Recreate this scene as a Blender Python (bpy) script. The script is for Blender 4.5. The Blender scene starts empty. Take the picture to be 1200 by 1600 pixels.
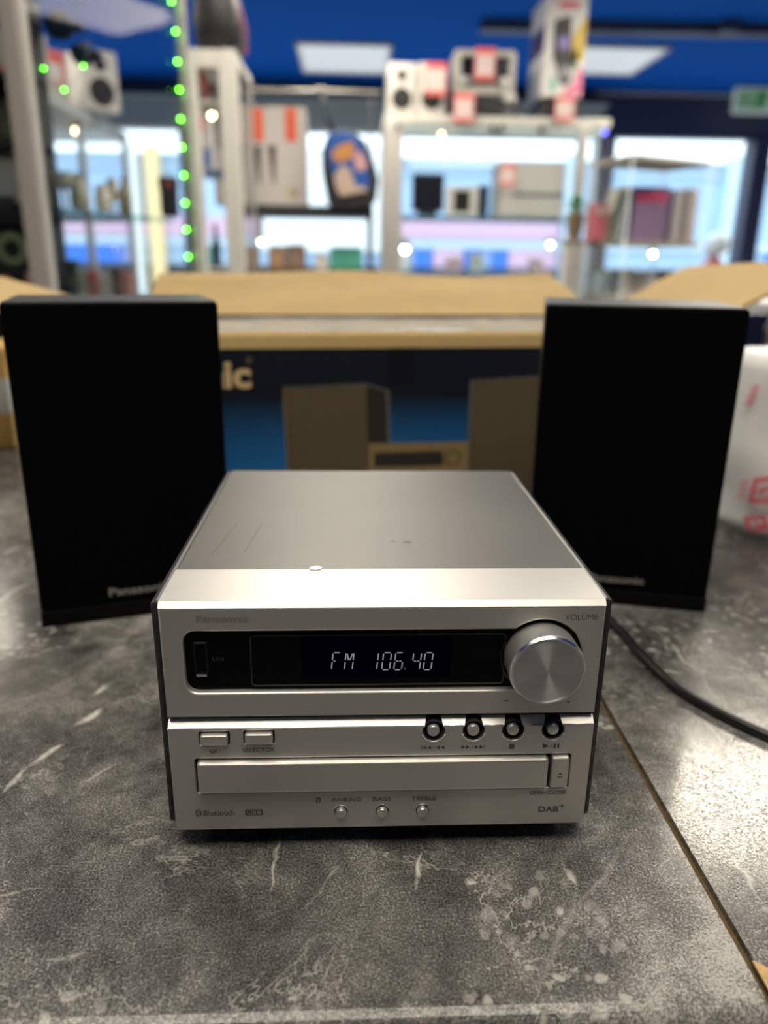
import bpy, bmesh, math, random
import numpy as np
from mathutils import Vector, Matrix, noise

random.seed(7)
scene = bpy.context.scene
COL = scene.collection
PI = math.pi

# ------------------------------------------------------------------ camera
FPX = 1203.9
PITCH, YAW, ROLL = [math.radians(a) for a in (18.11, 2.58, 0.74)]
CAM = Vector((-0.015, -0.3121, 0.2774))
_fw = Vector((math.sin(YAW) * math.cos(PITCH), math.cos(YAW) * math.cos(PITCH), -math.sin(PITCH)))
_r0 = Vector((math.cos(YAW), -math.sin(YAW), 0))
_u0 = _r0.cross(_fw)
_R = math.cos(ROLL) * _r0 + math.sin(ROLL) * _u0
_U = -math.sin(ROLL) * _r0 + math.cos(ROLL) * _u0
cam_d = bpy.data.cameras.new('camera')
cam = bpy.data.objects.new('camera', cam_d)
COL.objects.link(cam)
cam_d.sensor_fit = 'VERTICAL'
cam_d.sensor_height = 36.0
cam_d.lens = FPX / 1600 * 36.0
cam_d.clip_start = 0.02
cam_d.clip_end = 200
m = Matrix.Identity(4)
for i in range(3):
    m[i][0], m[i][1], m[i][2], m[i][3] = _R[i], _U[i], -_fw[i], CAM[i]
cam.matrix_world = m
cam_d.dof.use_dof = True
cam_d.dof.focus_distance = 0.365
cam_d.dof.aperture_fstop = 4.7
scene.camera = cam

# ------------------------------------------------------------------ world, exposure
world = bpy.data.worlds.new('World')
scene.world = world
world.use_nodes = True
bg = world.node_tree.nodes['Background']
bg.inputs[0].default_value = (0.78, 0.92, 1.0, 1)
bg.inputs[1].default_value = 2.6
scene.view_settings.view_transform = 'Standard'
scene.view_settings.look = 'None'
scene.view_settings.gamma = 1.0
scene.view_settings.use_curve_mapping = False
scene.view_settings.exposure = 0.0
scene.cycles.transparent_max_bounces = 40
scene.cycles.max_bounces = 6
scene.cycles.diffuse_bounces = 3
scene.cycles.use_adaptive_sampling = True
scene.cycles.adaptive_threshold = 0.04
scene.cycles.glossy_bounces = 3

CEIL_Z = 1.55
FLOOR_Z = -0.95
PANEL_L = 30.0        # lit ceiling panels over the counter
PANEL_FAR = 0.46      # the two dim panels at the shop front


# ------------------------------------------------------------------ measuring helpers
def ray(x, y):
    return (x - 600) / FPX * _R - (y - 800) / FPX * _U + _fw


def P(x, y, Y):
    """world point seen at photo position x, y and standing at distance Y"""
    d = ray(x, y)
    return CAM + d * ((Y - CAM.y) / d.y)


def onz(x, y, z):
    d = ray(x, y)
    return CAM + d * ((z - CAM.z) / d.z)


# ------------------------------------------------------------------ materials
MATS = {}


def mat(name, col, rough=0.5, metal=0.0, emit=None, estr=0.0, var=0.0, vscale=40.0, bump=0.0, bscale=200.0, spec=0.5, aniso=0.0, coat=0.0):
    if name in MATS:
        return MATS[name]
    mt = bpy.data.materials.new(name)
    mt.use_nodes = True
    nt = mt.node_tree
    b = nt.nodes['Principled BSDF']
    b.inputs['Base Color'].default_value = (*col, 1)
    b.inputs['Roughness'].default_value = rough
    b.inputs['Metallic'].default_value = metal
    b.inputs['Specular IOR Level'].default_value = spec
    b.inputs['Coat Weight'].default_value = coat
    if emit:
        b.inputs['Emission Color'].default_value = (*emit, 1)
        b.inputs['Emission Strength'].default_value = estr
    if aniso:
        b.inputs['Anisotropic'].default_value = aniso
    tc = nt.nodes.new('ShaderNodeTexCoord')
    if var > 0:
        n = nt.nodes.new('ShaderNodeTexNoise')
        n.inputs['Scale'].default_value = vscale
        n.inputs['Detail'].default_value = 4
        nt.links.new(tc.outputs['Object'], n.inputs['Vector'])
        r = nt.nodes.new('ShaderNodeMapRange')
        r.inputs['To Min'].default_value = 1 - var
        r.inputs['To Max'].default_value = 1 + var
        nt.links.new(n.outputs['Fac'], r.inputs['Value'])
        mx = nt.nodes.new('ShaderNodeVectorMath')
        mx.operation = 'SCALE'
        mx.inputs[0].default_value = col
        nt.links.new(r.outputs['Result'], mx.inputs['Scale'])
        nt.links.new(mx.outputs['Vector'], b.inputs['Base Color'])
    if bump > 0:
        n = nt.nodes.new('ShaderNodeTexNoise')
        n.inputs['Scale'].default_value = bscale
        n.inputs['Detail'].default_value = 3
        nt.links.new(tc.outputs['Object'], n.inputs['Vector'])
        bp = nt.nodes.new('ShaderNodeBump')
        bp.inputs['Strength'].default_value = bump
        bp.inputs['Distance'].default_value = 0.001
        nt.links.new(n.outputs['Fac'], bp.inputs['Height'])
        nt.links.new(bp.outputs['Normal'], b.inputs['Normal'])
    MATS[name] = mt
    return mt


def glass_mat(name, tint=(0.968, 0.974, 0.976), ior=1.35, rough=0.02):
    if name in MATS:
        return MATS[name]
    mt = bpy.data.materials.new(name)
    mt.use_nodes = True
    nt = mt.node_tree
    nt.nodes.clear()
    out = nt.nodes.new('ShaderNodeOutputMaterial')
    tr = nt.nodes.new('ShaderNodeBsdfTransparent')
    tr.inputs[0].default_value = (*tint, 1)
    gl = nt.nodes.new('ShaderNodeBsdfGlossy')
    gl.inputs['Roughness'].default_value = rough
    fr = nt.nodes.new('ShaderNodeFresnel')
    # a pane has two faces: keep the same reflectance leaving the glass as entering it
    ge = nt.nodes.new('ShaderNodeNewGeometry')
    mr = nt.nodes.new('ShaderNodeMapRange')
    mr.inputs['To Min'].default_value = ior
    mr.inputs['To Max'].default_value = 1.0 / ior
    nt.links.new(ge.outputs['Backfacing'], mr.inputs['Value'])
    nt.links.new(mr.outputs['Result'], fr.inputs[0])
    mx = nt.nodes.new('ShaderNodeMixShader')
    nt.links.new(fr.outputs[0], mx.inputs[0])
    nt.links.new(tr.outputs[0], mx.inputs[1])
    nt.links.new(gl.outputs[0], mx.inputs[2])
    nt.links.new(mx.outputs[0], out.inputs[0])
    MATS[name] = mt
    return mt


def marble_mat(name, shift, tone, strokes=()):
    mt = bpy.data.materials.new(name)
    mt.use_nodes = True
    nt = mt.node_tree
    N = nt.nodes
    L = nt.links
    b = N['Principled BSDF']
    tc = N.new('ShaderNodeTexCoord')
    mp = N.new('ShaderNodeMapping')
    mp.inputs['Location'].default_value = shift
    L.new(tc.outputs['Object'], mp.inputs['Vector'])

    def nz(scale, detail=6, rough=0.6, dist=0.0, vec=None):
        n = N.new('ShaderNodeTexNoise')
        n.inputs['Scale'].default_value = scale
        n.inputs['Detail'].default_value = detail
        n.inputs['Roughness'].default_value = rough
        n.inputs['Distortion'].default_value = dist
        L.new(vec or mp.outputs['Vector'], n.inputs['Vector'])
        return n

    def ramp(src, stops):
        r = N.new('ShaderNodeValToRGB')
        while len(r.color_ramp.elements) < len(stops):
            r.color_ramp.elements.new(0.5)
        for e, (p, c) in zip(r.color_ramp.elements, stops):
            e.position = p
            e.color = (c, c, c, 1) if not isinstance(c, tuple) else (*c, 1)
        L.new(src, r.inputs[0])
        return r

    def mathn(op, a, bb=None):
        n = N.new('ShaderNodeMath')
        n.operation = op
        for i, v in enumerate((a, bb)):
            if v is None:
                continue
            if isinstance(v, (int, float)):
                n.inputs[i].default_value = v
            else:
                L.new(v, n.inputs[i])
        return n.outputs[0]
    # clouds: broad and fine
    big = nz(6.0, 5, 0.62, 0.6)
    mid = nz(30.0, 9, 0.68, 0.5)
    fine = nz(110.0, 8, 0.78)
    grit = nz(900.0, 3, 0.65)
    base = mathn('ADD', mathn('MULTIPLY', big.outputs[0], 0.48), mathn('ADD', mathn('MULTIPLY', mid.outputs[0], 0.34), mathn('MULTIPLY', fine.outputs[0], 0.18)))
    base = mathn('ADD', base, mathn('MULTIPLY', mathn('SUBTRACT', grit.outputs[0], 0.5), 0.60))
    t = tone
    cr = ramp(base, [(0.36, (0.016 * t, 0.016 * t, 0.017 * t)), (0.47, (0.066 * t, 0.065 * t, 0.062 * t)), (0.55, (0.135 * t, 0.132 * t, 0.125 * t)), (0.64, (0.34 * t, 0.33 * t, 0.31 * t))])
    # long veins running one way
    mp2 = N.new('ShaderNodeMapping')
    mp2.inputs['Location'].default_value = shift
    mp2.inputs['Rotation'].default_value = (0, 0, math.radians(-58))
    L.new(tc.outputs['Object'], mp2.inputs['Vector'])
    mp4 = N.new('ShaderNodeMapping')
    mp4.inputs['Scale'].default_value = (0.42, 1.7, 1.0)
    L.new(mp2.outputs['Vector'], mp4.inputs['Vector'])
    v1 = nz(5.2, 5, 0.55, 0.7, mp4.outputs['Vector'])
    ridge = mathn('ABSOLUTE', mathn('SUBTRACT', v1.outputs[0], 0.5))
    vein = ramp(ridge, [(0.0, 1.0), (0.006, 0.85), (0.014, 0.0)])
    vm = nz(6.5, 3, 0.5)
    vmask = ramp(vm.outputs[0], [(0.50, 0.0), (0.60, 1.0)])
    veinf = mathn('MULTIPLY', mathn('MULTIPLY', vein.outputs[0], vmask.outputs[0]), 0.22)
    # thin hairline veins
    v2 = nz(11.0, 6, 0.62, 0.5)
    ridge2 = mathn('ABSOLUTE', mathn('SUBTRACT', v2.outputs[0], 0.47))
    vein2 = ramp(ridge2, [(0.0, 0.5), (0.006, 0.0)])
    vm2 = nz(9.0, 2, 0.5)
    vmask2 = ramp(vm2.outputs[0], [(0.43, 0.0), (0.56, 1.0)])
    vein2f = mathn('MULTIPLY', vein2.outputs[0], vmask2.outputs[0])
    # pale pebbles
    vo = N.new('ShaderNodeTexVoronoi')
    vo.inputs['Scale'].default_value = 95.0
    vo.inputs['Randomness'].default_value = 1.0
    wob = nz(60, 2, 0.5)
    add = N.new('ShaderNodeMixRGB')
    add.blend_type = 'ADD'
    add.inputs[0].default_value = 0.012
    L.new(mp.outputs['Vector'], add.inputs[1])
    L.new(wob.outputs['Color'], add.inputs[2])
    L.new(add.outputs[0], vo.inputs['Vector'])
    peb = ramp(vo.outputs['Distance'], [(0.22, 1.0), (0.33, 0.0)])
    pm = nz(8.0, 4, 0.6)
    pmask = ramp(pm.outputs[0], [(0.52, 0.0), (0.62, 0.55)])
    pebf = mathn('MULTIPLY', peb.outputs[0], pmask.outputs[0])
    tot = mathn('MAXIMUM', mathn('MAXIMUM', veinf, vein2f), pebf)
    # individual pale streaks of the laminate's pattern
    wobv = nz(38.0, 3, 0.55)
    wsub = N.new('ShaderNodeVectorMath')
    wsub.operation = 'MULTIPLY_ADD'
    wsub.inputs[1].default_value = (0.014, 0.014, 0.0)
    L.new(wobv.outputs['Color'], wsub.inputs[0])
    L.new(tc.outputs['Object'], wsub.inputs[2])
    gap = ramp(mid.outputs[0], [(0.40, 0.15), (0.52, 1.0)])
    for (ax, ay, bx, by, wd, st) in strokes:
        ax, ay, bx, by = ax + 0.007, ay + 0.007, bx + 0.007, by + 0.007
        ln = math.hypot(bx - ax, by - ay)
        dx, dy = (bx - ax) / ln, (by - ay) / ln
        def dot(vx, vy, off):
            d = N.new('ShaderNodeVectorMath')
            d.operation = 'DOT_PRODUCT'
            d.inputs[1].default_value = (vx, vy, 0)
            L.new(wsub.outputs[0], d.inputs[0])
            return mathn('SUBTRACT', d.outputs['Value'], off)
        al = dot(dx, dy, (ax + bx) / 2 * dx + (ay + by) / 2 * dy)
        ac = dot(-dy, dx, -ax * dy + ay * dx)
        # elongated lens shape: |across|/w + (along/half)^2 < 1
        q = mathn('ADD', mathn('DIVIDE', mathn('ABSOLUTE', ac), wd), mathn('POWER', mathn('DIVIDE', mathn('ABSOLUTE', al), ln / 2 * 1.15), 2.0))
        rr_ = ramp(q, [(0.25, st * 0.75), (1.0, 0.0)])
        tot = mathn('MAXIMUM', tot, mathn('MULTIPLY', rr_.outputs[0], gap.outputs[0]))
    tot = mathn('MULTIPLY', tot, mathn('ADD', 0.45, mathn('MULTIPLY', fine.outputs[0], 0.8)))
    mx = N.new('ShaderNodeMixRGB')
    mx.inputs[2].default_value = (0.56 * t, 0.545 * t, 0.50 * t, 1)
    L.new(tot, mx.inputs[0])
    L.new(cr.outputs[0], mx.inputs[1])
    L.new(mx.outputs[0], b.inputs['Base Color'])
    b.inputs['Roughness'].default_value = 0.15
    b.inputs['Specular IOR Level'].default_value = 0.45
    # embossed laminate
    mp3 = N.new('ShaderNodeMapping')
    mp3.inputs['Scale'].default_value = (1.0, 1.6, 1.0)
    L.new(tc.outputs['Object'], mp3.inputs['Vector'])
    e = nz(480.0, 2, 0.5, 0.8, mp3.outputs['Vector'])
    er = ramp(e.outputs[0], [(0.42, 0.0), (0.52, 1.0)])
    bp = N.new('ShaderNodeBump')
    bp.inputs['Strength'].default_value = 0.30
    bp.inputs['Distance'].default_value = 0.0003
    L.new(er.outputs[0], bp.inputs['Height'])
    L.new(bp.outputs['Normal'], b.inputs['Normal'])
    return mt


# ------------------------------------------------------------------ mesh helpers
def link(name, me, material=None, parent=None):
    o = bpy.data.objects.new(name, me)
    COL.objects.link(o)
    if material is not None and me is not None:
        me.materials.clear()
        me.materials.append(material)
    if parent is not None:
        o.parent = parent
    return o


def finish(bm, name='m', smooth=False):
    me = bpy.data.meshes.new(name)
    bmesh.ops.recalc_face_normals(bm, faces=bm.faces)
    bm.to_mesh(me)
    bm.free()
    if smooth:
        for p in me.polygons:
            p.use_smooth = True
    return me


def box_me(x0, x1, y0, y1, z0, z1, r=0.0, seg=2):
    bm = bmesh.new()
    bmesh.ops.create_cube(bm, size=1.0)
    for v in bm.verts:
        v.co = Vector(((x0 + x1) / 2 + v.co.x * (x1 - x0), (y0 + y1) / 2 + v.co.y * (y1 - y0), (z0 + z1) / 2 + v.co.z * (z1 - z0)))
    if r > 0:
        bmesh.ops.bevel(bm, geom=list(bm.edges), offset=r, segments=seg, affect='EDGES', profile=0.5)
    return finish(bm)


def box(name, x0, x1, y0, y1, z0, z1, material, parent=None, r=0.0, seg=2):
    return link(name, box_me(x0, x1, y0, y1, z0, z1, r, seg), material, parent)


def quads_me(verts, faces, smooth=False):
    me = bpy.data.meshes.new('m')
    me.from_pydata([tuple(v) for v in verts], [], faces)
    me.update()
    if smooth:
        for p in me.polygons:
            p.use_smooth = True
    return me


def slab_me(quad, t):
    """a sheet of thickness t on a quad given by four corners (counter-clockwise seen from outside)"""
    q = [Vector(v) for v in quad]
    n = (q[1] - q[0]).cross(q[3] - q[0]).normalized()
    v = q + [p - n * t for p in q]
    f = [(0, 1, 2, 3), (7, 6, 5, 4)] + [(i, i + 4, (i + 1) % 4 + 4, (i + 1) % 4) for i in range(4)]
    me = quads_me(v, f)
    bm = bmesh.new()
    bm.from_mesh(me)
    bmesh.ops.recalc_face_normals(bm, faces=bm.faces)
    bm.to_mesh(me)
    bm.free()
    return me


def lathe_me(prof, axis='Z', n=32, smooth=True, origin=(0, 0, 0)):
    """profile of (radius, height) turned about an axis"""
    vs, fs = [], []
    for r, h in prof:
        for k in range(n):
            a = 2 * PI * k / n
            c, s = r * math.cos(a), r * math.sin(a)
            p = (c, s, h) if axis == 'Z' else ((c, -h, s) if axis == 'Y' else (h, c, s))
            vs.append((p[0] + origin[0], p[1] + origin[1], p[2] + origin[2]))
    for i in range(len(prof) - 1):
        for k in range(n):
            fs.append((i * n + k, i * n + (k + 1) % n, (i + 1) * n + (k + 1) % n, (i + 1) * n + k))
    fs.append(tuple(range(n)))
    fs.append(tuple((len(prof) - 1) * n + k for k in range(n)))
    me = quads_me(vs, fs)
    bm = bmesh.new()
    bm.from_mesh(me)
    bmesh.ops.remove_doubles(bm, verts=bm.verts, dist=1e-7)
    bmesh.ops.recalc_face_normals(bm, faces=bm.faces)
    if smooth:
        for f in bm.faces:
            f.smooth = True
        for e in bm.edges:
            if len(e.link_faces) == 2 and e.calc_face_angle(0) > 0.6:
                e.smooth = False
    bm.to_mesh(me)
    bm.free()
    return me


def tube_me(pts, r, n=10, closed=False):
    pts = [Vector(p) for p in pts]
    vs, fs = [], []
    up = Vector((0, 0, 1))
    for i, p in enumerate(pts):
        t = (pts[min(i + 1, len(pts) - 1)] - pts[max(i - 1, 0)]).normalized()
        a = t.cross(up)
        if a.length < 1e-4:
            a = t.cross(Vector((1, 0, 0)))
        a.normalize()
        b = a.cross(t)
        for k in range(n):
            q = 2 * PI * k / n
            vs.append(p + (a * math.cos(q) + b * math.sin(q)) * r)
    for i in range(len(pts) - 1):
        for k in range(n):
            fs.append((i * n + k, i * n + (k + 1) % n, (i + 1) * n + (k + 1) % n, (i + 1) * n + k))
    fs.append(tuple(range(n)))
    fs.append(tuple((len(pts) - 1) * n + k for k in range(n)))
    me = quads_me(vs, fs, True)
    bm = bmesh.new()
    bm.from_mesh(me)
    bmesh.ops.recalc_face_normals(bm, faces=bm.faces)
    bm.to_mesh(me)
    bm.free()
    return me


def spline(pts, n=12):
    """Catmull-Rom through points"""
    p = [Vector(q) for q in pts]
    p = [2 * p[0] - p[1]] + p + [2 * p[-1] - p[-2]]
    out = []
    for i in range(1, len(p) - 2):
        for k in range(n):
            t = k / n
            out.append(0.5 * ((2 * p[i]) + (p[i + 1] - p[i - 1]) * t + (2 * p[i - 1] - 5 * p[i] + 4 * p[i + 1] - p[i + 2]) * t * t + (3 * p[i] - p[i - 1] - 3 * p[i + 1] + p[i + 2]) * t ** 3))
    out.append(p[-2])
    return out


def curve_to_mesh(cu, mat4=None):
    o = bpy.data.objects.new('tmp', cu)
    COL.objects.link(o)
    dg = bpy.context.evaluated_depsgraph_get()
    me = bpy.data.meshes.new_from_object(o.evaluated_get(dg))
    bpy.data.objects.remove(o)
    bpy.data.curves.remove(cu)
    if mat4 is not None:
        me.transform(mat4)
    return me


# x stays x, drawn y becomes world z, drawn depth faces the viewer (-Y)
def FACE(y=0.0):
    return Matrix(((1, 0, 0, 0), (0, 0, -1, y), (0, 1, 0, 0), (0, 0, 0, 1)))


def plate_me(outlines, t, bevel=0.0, y=0.0):
    """flat plate drawn in x/z with holes (even-odd), front face at y, thickness t going back"""
    cu = bpy.data.curves.new('c', 'CURVE')
    cu.dimensions = '2D'
    cu.fill_mode = 'BOTH'
    cu.extrude = t / 2 - bevel
    cu.bevel_depth = bevel
    cu.bevel_resolution = 1
    cu.offset = -bevel
    for pts in outlines:
        s = cu.splines.new('POLY')
        s.points.add(len(pts) - 1)
        for q, (a, b) in zip(s.points, pts):
            q.co = (a, b, 0, 1)
        s.use_cyclic_u = True
    return curve_to_mesh(cu, FACE(y + t / 2))


def rrect(x0, x1, z0, z1, r, n=6):
    out = []
    for cx, cz, a0 in ((x1 - r, z1 - r, 0), (x0 + r, z1 - r, 90), (x0 + r, z0 + r, 180), (x1 - r, z0 + r, 270)):
        for k in range(n + 1):
            a = math.radians(a0 + 90 * k / n)
            out.append((cx + r * math.cos(a), cz + r * math.sin(a)))
    return out


def circ(cx, cz, r, n=28):
    return [(cx + r * math.cos(2 * PI * k / n), cz + r * math.sin(2 * PI * k / n)) for k in range(n)]


def text_me(s, w, h, x=0.0, z=0.0, y=0.0, t=0.0004, shear=0.0, bold=0.0, spacing=1.0):
    """lettering fitted to width w and height h, centred on x, z, front at y"""
    cu = bpy.data.curves.new('t', 'FONT')
    cu.body = s
    cu.extrude = 0.0
    cu.offset = bold
    cu.shear = shear
    cu.space_character = spacing
    me = curve_to_mesh(cu)
    if not me.vertices:
        return me
    xs = [v.co.x for v in me.vertices]
    ys = [v.co.y for v in me.vertices]
    sx = w / (max(xs) - min(xs))
    sy = h / (max(ys) - min(ys))
    cx, cy = (max(xs) + min(xs)) / 2, (max(ys) + min(ys)) / 2
    for v in me.vertices:
        v.co = ((v.co.x - cx) * sx + x, y, (v.co.y - cy) * sy + z)
    return me


def poly_me(polys, y):
    """flat printed polygons drawn in x/z at depth y"""
    vs, fs = [], []
    for p in polys:
        b = len(vs)
        vs += [(a, y, c) for a, c in p]
        fs.append(tuple(range(b, b + len(p))))
    return quads_me(vs, fs)


def tag(o, label, cat, group=None):
    o['label'] = label
    o['category'] = cat
    if group:
        o['group'] = group
    return o


def stru(o):
    o['kind'] = 'structure'
    return o


def thing(name, label, cat, loc=(0, 0, 0), rz=0.0, group=None):
    o = bpy.data.objects.new(name, None)
    COL.objects.link(o)
    o.empty_display_size = 0.02
    o.location = loc
    o.rotation_euler = (0, 0, rz)
    return tag(o, label, cat, group)


# ------------------------------------------------------------------ palette
SILVER = mat('silver_plastic', (0.60, 0.59, 0.565), 0.42, 0.82, bump=0.03, bscale=900)
SILVER_B = mat('button_silver', (0.62, 0.61, 0.60), 0.28, 0.8)
TOPGREY = mat('grey_top_cover', (0.135, 0.134, 0.127), 0.42, 0.55, var=0.12, vscale=18, bump=0.05, bscale=1200)
BLACKP = mat('black_plastic', (0.012, 0.012, 0.013), 0.38)
BLACKG = mat('gloss_black', (0.003, 0.003, 0.004), 0.10)
DISPB = mat('display_black', (0.0015, 0.0015, 0.002), 0.08, spec=0.12)
BLACKM = mat('matt_black', (0.010, 0.010, 0.011), 0.7)
PRINT = mat('grey_print', (0.085, 0.083, 0.08), 0.5)
KRAFT = mat('kraft_card', (0.47, 0.335, 0.145), 0.85, var=0.10, vscale=25, bump=0.15, bscale=120)
WHITEP = mat('white_laminate', (0.62, 0.61, 0.56), 0.5)
ALU = mat('aluminium', (0.55, 0.53, 0.50), 0.35, 0.5)
NAVY = mat('navy_paint', (0.050, 0.058, 0.13), 0.45)
REDTAG = mat('red_card', (0.72, 0.13, 0.12), 0.6)
WHITECARD = mat('white_card', (0.72, 0.70, 0.68), 0.6)
GLASS = glass_mat('clear_glass', ior=1.12)
GEDGE = glass_mat('green_edge_glass', (0.72, 0.86, 0.83), 1.3)

# ------------------------------------------------------------------ room shell
WALL_Y = 6.4
stru(box('floor', -3.2, 4.6, -3.0, 7.0, FLOOR_Z - 0.05, FLOOR_Z, mat('vinyl_floor', (0.34, 0.33, 0.32), 0.45, var=0.15, vscale=6)))
CEILM = mat('blue_ceiling_paint', (0.001, 0.135, 0.66), 0.9, spec=0.1)
stru(box('ceiling', -3.2, 4.6, -3.0, WALL_Y + 0.2, CEIL_Z, CEIL_Z + 0.06, CEILM))
WALLM = mat('pale_wall_paint', (0.62, 0.62, 0.60), 0.75)
stru(box('wall_left', -3.26, -3.2, -3.0, WALL_Y, FLOOR_Z, CEIL_Z, WALLM))
stru(box('wall_right', 4.6, 4.66, -3.0, WALL_Y, FLOOR_Z, CEIL_Z, WALLM))
stru(box('wall_back', -3.2, 4.6, -3.06, -3.0, FLOOR_Z, CEIL_Z, mat('rear_wall_paint', (0.10, 0.10, 0.10), 0.8)))
# shop front: header, sill and mullions
hz = P(600, 206, WALL_Y).z
wf = stru(box('wall_front', -3.2, 4.6, WALL_Y, WALL_Y + 0.16, hz, CEIL_Z, NAVY))
stru(box('wall_front_sill', -3.2, 4.6, WALL_Y, WALL_Y + 0.16, FLOOR_Z, -0.55, NAVY))
tz = P(1000, 140, WALL_Y - 0.05).z
stru(box('trim_1', P(930, 140, WALL_Y).x, 4.6, WALL_Y - 0.05, WALL_Y, tz - 0.03, tz + 0.03, mat('grey_trim', (0.75, 0.70, 0.72), 0.5), r=0.004))
mull = [-3.2, P(300, 300, WALL_Y).x, P(940, 300, WALL_Y).x, P(1180, 300, WALL_Y).x, 4.6]
for i in range(4):
    a, b = mull[i], mull[i + 1]
    wide = 0.15
    w = stru(box('window_%d' % (i + 1), b - wide / 2, b + wide / 2, WALL_Y - 0.04, WALL_Y + 0.16, -0.55, hz, NAVY if i != 1 else ALU, r=0.01))
    box('pane', a + 0.07, b - 0.07, WALL_Y + 0.07, WALL_Y + 0.078, -0.55, hz, GLASS, w)
# pale blind box under the header
vz0, vz1 = P(500, 203, WALL_Y - 0.2).z, P(500, 152, WALL_Y - 0.2).z
bl = thing('blind_box', 'long pale blind box under the navy header of the shop window', 'blind', (0, WALL_Y - 0.12, vz0))
bx0, bx1 = P(60, 180, WALL_Y - 0.2).x, P(950, 190, WALL_Y - 0.2).x
box('cassette', bx0, bx1, -0.10, 0.12, 0.20, vz1 - vz0, mat('blind_white', (0.70, 0.76, 0.80), 0.5), bl, r=0.02)
box('rolled_fabric', bx0 + 0.02, bx1 - 0.02, -0.05, 0.02, 0.02, 0.20, mat('blind_fabric', (0.50, 0.58, 0.55), 0.8), bl, r=0.008)
box('bottom_bar', bx0 + 0.02, bx1 - 0.02, -0.06, 0.03, 0.0, 0.03, mat('blind_bar', (0.62, 0.60, 0.52), 0.5), bl, r=0.008)
# conduit on the ceiling
ca, cb = onz(925, 30, CEIL_Z), onz(1230, 36, CEIL_Z)
cd = thing('ceiling_conduit', 'dark cable trunking running across the blue ceiling', 'conduit', (0, 0, 0))
link('trunking', slab_me([(ca.x - 0.6, 4.55, CEIL_Z - 0.001), (4.4, 4.43, CEIL_Z - 0.001), (4.4, 4.53, CEIL_Z - 0.001), (ca.x - 0.6, 4.65, CEIL_Z - 0.001)], 0.05), NAVY, cd)
box('coupler', 2.02, 2.12, 4.43, 4.60, CEIL_Z - 0.058, CEIL_Z, NAVY, cd, r=0.006)


# ceiling light panels
def ceiling_panel(x, y, sx, sy, strength, col, label, drop=0.0):
    t = thing('ceiling_light', label, 'ceiling light', (x, y, CEIL_Z - drop))
    if drop > 0:
        for cx_ in (-sx * 0.4, sx * 0.4):
            for cy_ in (-sy * 0.4, sy * 0.4):
                link('suspension_wire', tube_me([(cx_, cy_, -0.002), (cx_, cy_, drop)], 0.002, 6), ALU, t)
        box('housing', -sx / 2, sx / 2, -sy / 2, sy / 2, -0.0015, 0.02, WHITEP, t)
    fr = mat('panel_frame', (0.7, 0.7, 0.7), 0.5)
    me = plate_me([[(-sx / 2 - 0.02, -sy / 2 - 0.02), (sx / 2 + 0.02, -sy / 2 - 0.02), (sx / 2 + 0.02, sy / 2 + 0.02), (-sx / 2 - 0.02, sy / 2 + 0.02)],
                   [(-sx / 2, -sy / 2), (sx / 2, -sy / 2), (sx / 2, sy / 2), (-sx / 2, sy / 2)]], 0.02)
    me.transform(Matrix(((1, 0, 0, 0), (0, 0, 1, 0), (0, 1, 0, -0.02), (0, 0, 0, 1))))
    link('frame', me, fr, t)
    em = bpy.data.materials.new('panel_diffuser')
    em.use_nodes = True
    b = em.node_tree.nodes['Principled BSDF']
    b.inputs['Base Color'].default_value = (0.8, 0.8, 0.8, 1)
    b.inputs['Emission Color'].default_value = (*col, 1)
    b.inputs['Emission Strength'].default_value = strength
    box('diffuser', -sx / 2, sx / 2, -sy / 2, sy / 2, -0.012, -0.002, em, t)


WARM = (1.0, 0.90, 0.74)
ceiling_panel(-0.055, 5.48, 0.56, 0.73, PANEL_FAR, (0.92, 0.95, 1.0), 'square ceiling light panel left of the one beside the party speaker box')
ceiling_panel(1.66, 5.36, 0.56, 0.68, PANEL_FAR, (0.92, 0.95, 1.0), 'square ceiling light panel partly hidden by the party speaker box')
ceiling_panel(-1.75, 2.0, 0.6, 0.6, PANEL_L * 0.6, WARM, 'lit ceiling panel over the left end of the counter')
ceiling_panel(-0.05, 2.0, 0.6, 0.6, PANEL_L * 0.6, WARM, 'lit ceiling panel straight above the open carton')
ceiling_panel(1.40, 1.95, 0.6, 0.6, PANEL_L * 1.1, WARM, 'lit ceiling panel mirrored in the right worktop')
ceiling_panel(-0.05, -0.33, 1.2, 0.9, PANEL_L * 0.33, WARM, 'lit ceiling panel above the front edge of the counter')

ceiling_panel(-1.75, 3.15, 0.6, 0.6, PANEL_L * 0.48, WARM, 'added unseen ceiling panel over the far glass cabinet', 0.11)  # this out-of-view row of three is added to brighten shop and stereo top
ceiling_panel(-0.05, 3.15, 0.6, 0.6, PANEL_L * 0.48, WARM, 'added unseen ceiling panel over the black rack', 0.11)
ceiling_panel(1.60, 3.15, 0.6, 0.6, PANEL_L * 0.48, WARM, 'added unseen ceiling panel over the book cabinet', 0.11)

# ------------------------------------------------------------------ street outside
FY = 16.0
PALE = mat('pale_blue_render', (0.44, 0.60, 0.80), 0.8, var=0.05, vscale=1.5)
PINK = mat('pink_fascia', (0.70, 0.46, 0.60), 0.7)
WHITEF = mat('white_band', (0.60, 0.72, 0.82), 0.7)
BLUEF = mat('blue_shutter', (0.05, 0.20, 0.75), 0.6)
stru(box('street_ground', -22, 26, WALL_Y + 0.2, 40, FLOOR_Z - 0.1, FLOOR_Z - 0.02, mat('paving', (0.5, 0.52, 0.55), 0.8, var=0.1, vscale=2)))


def fz(py):
    return P(600, py, FY).z


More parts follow.
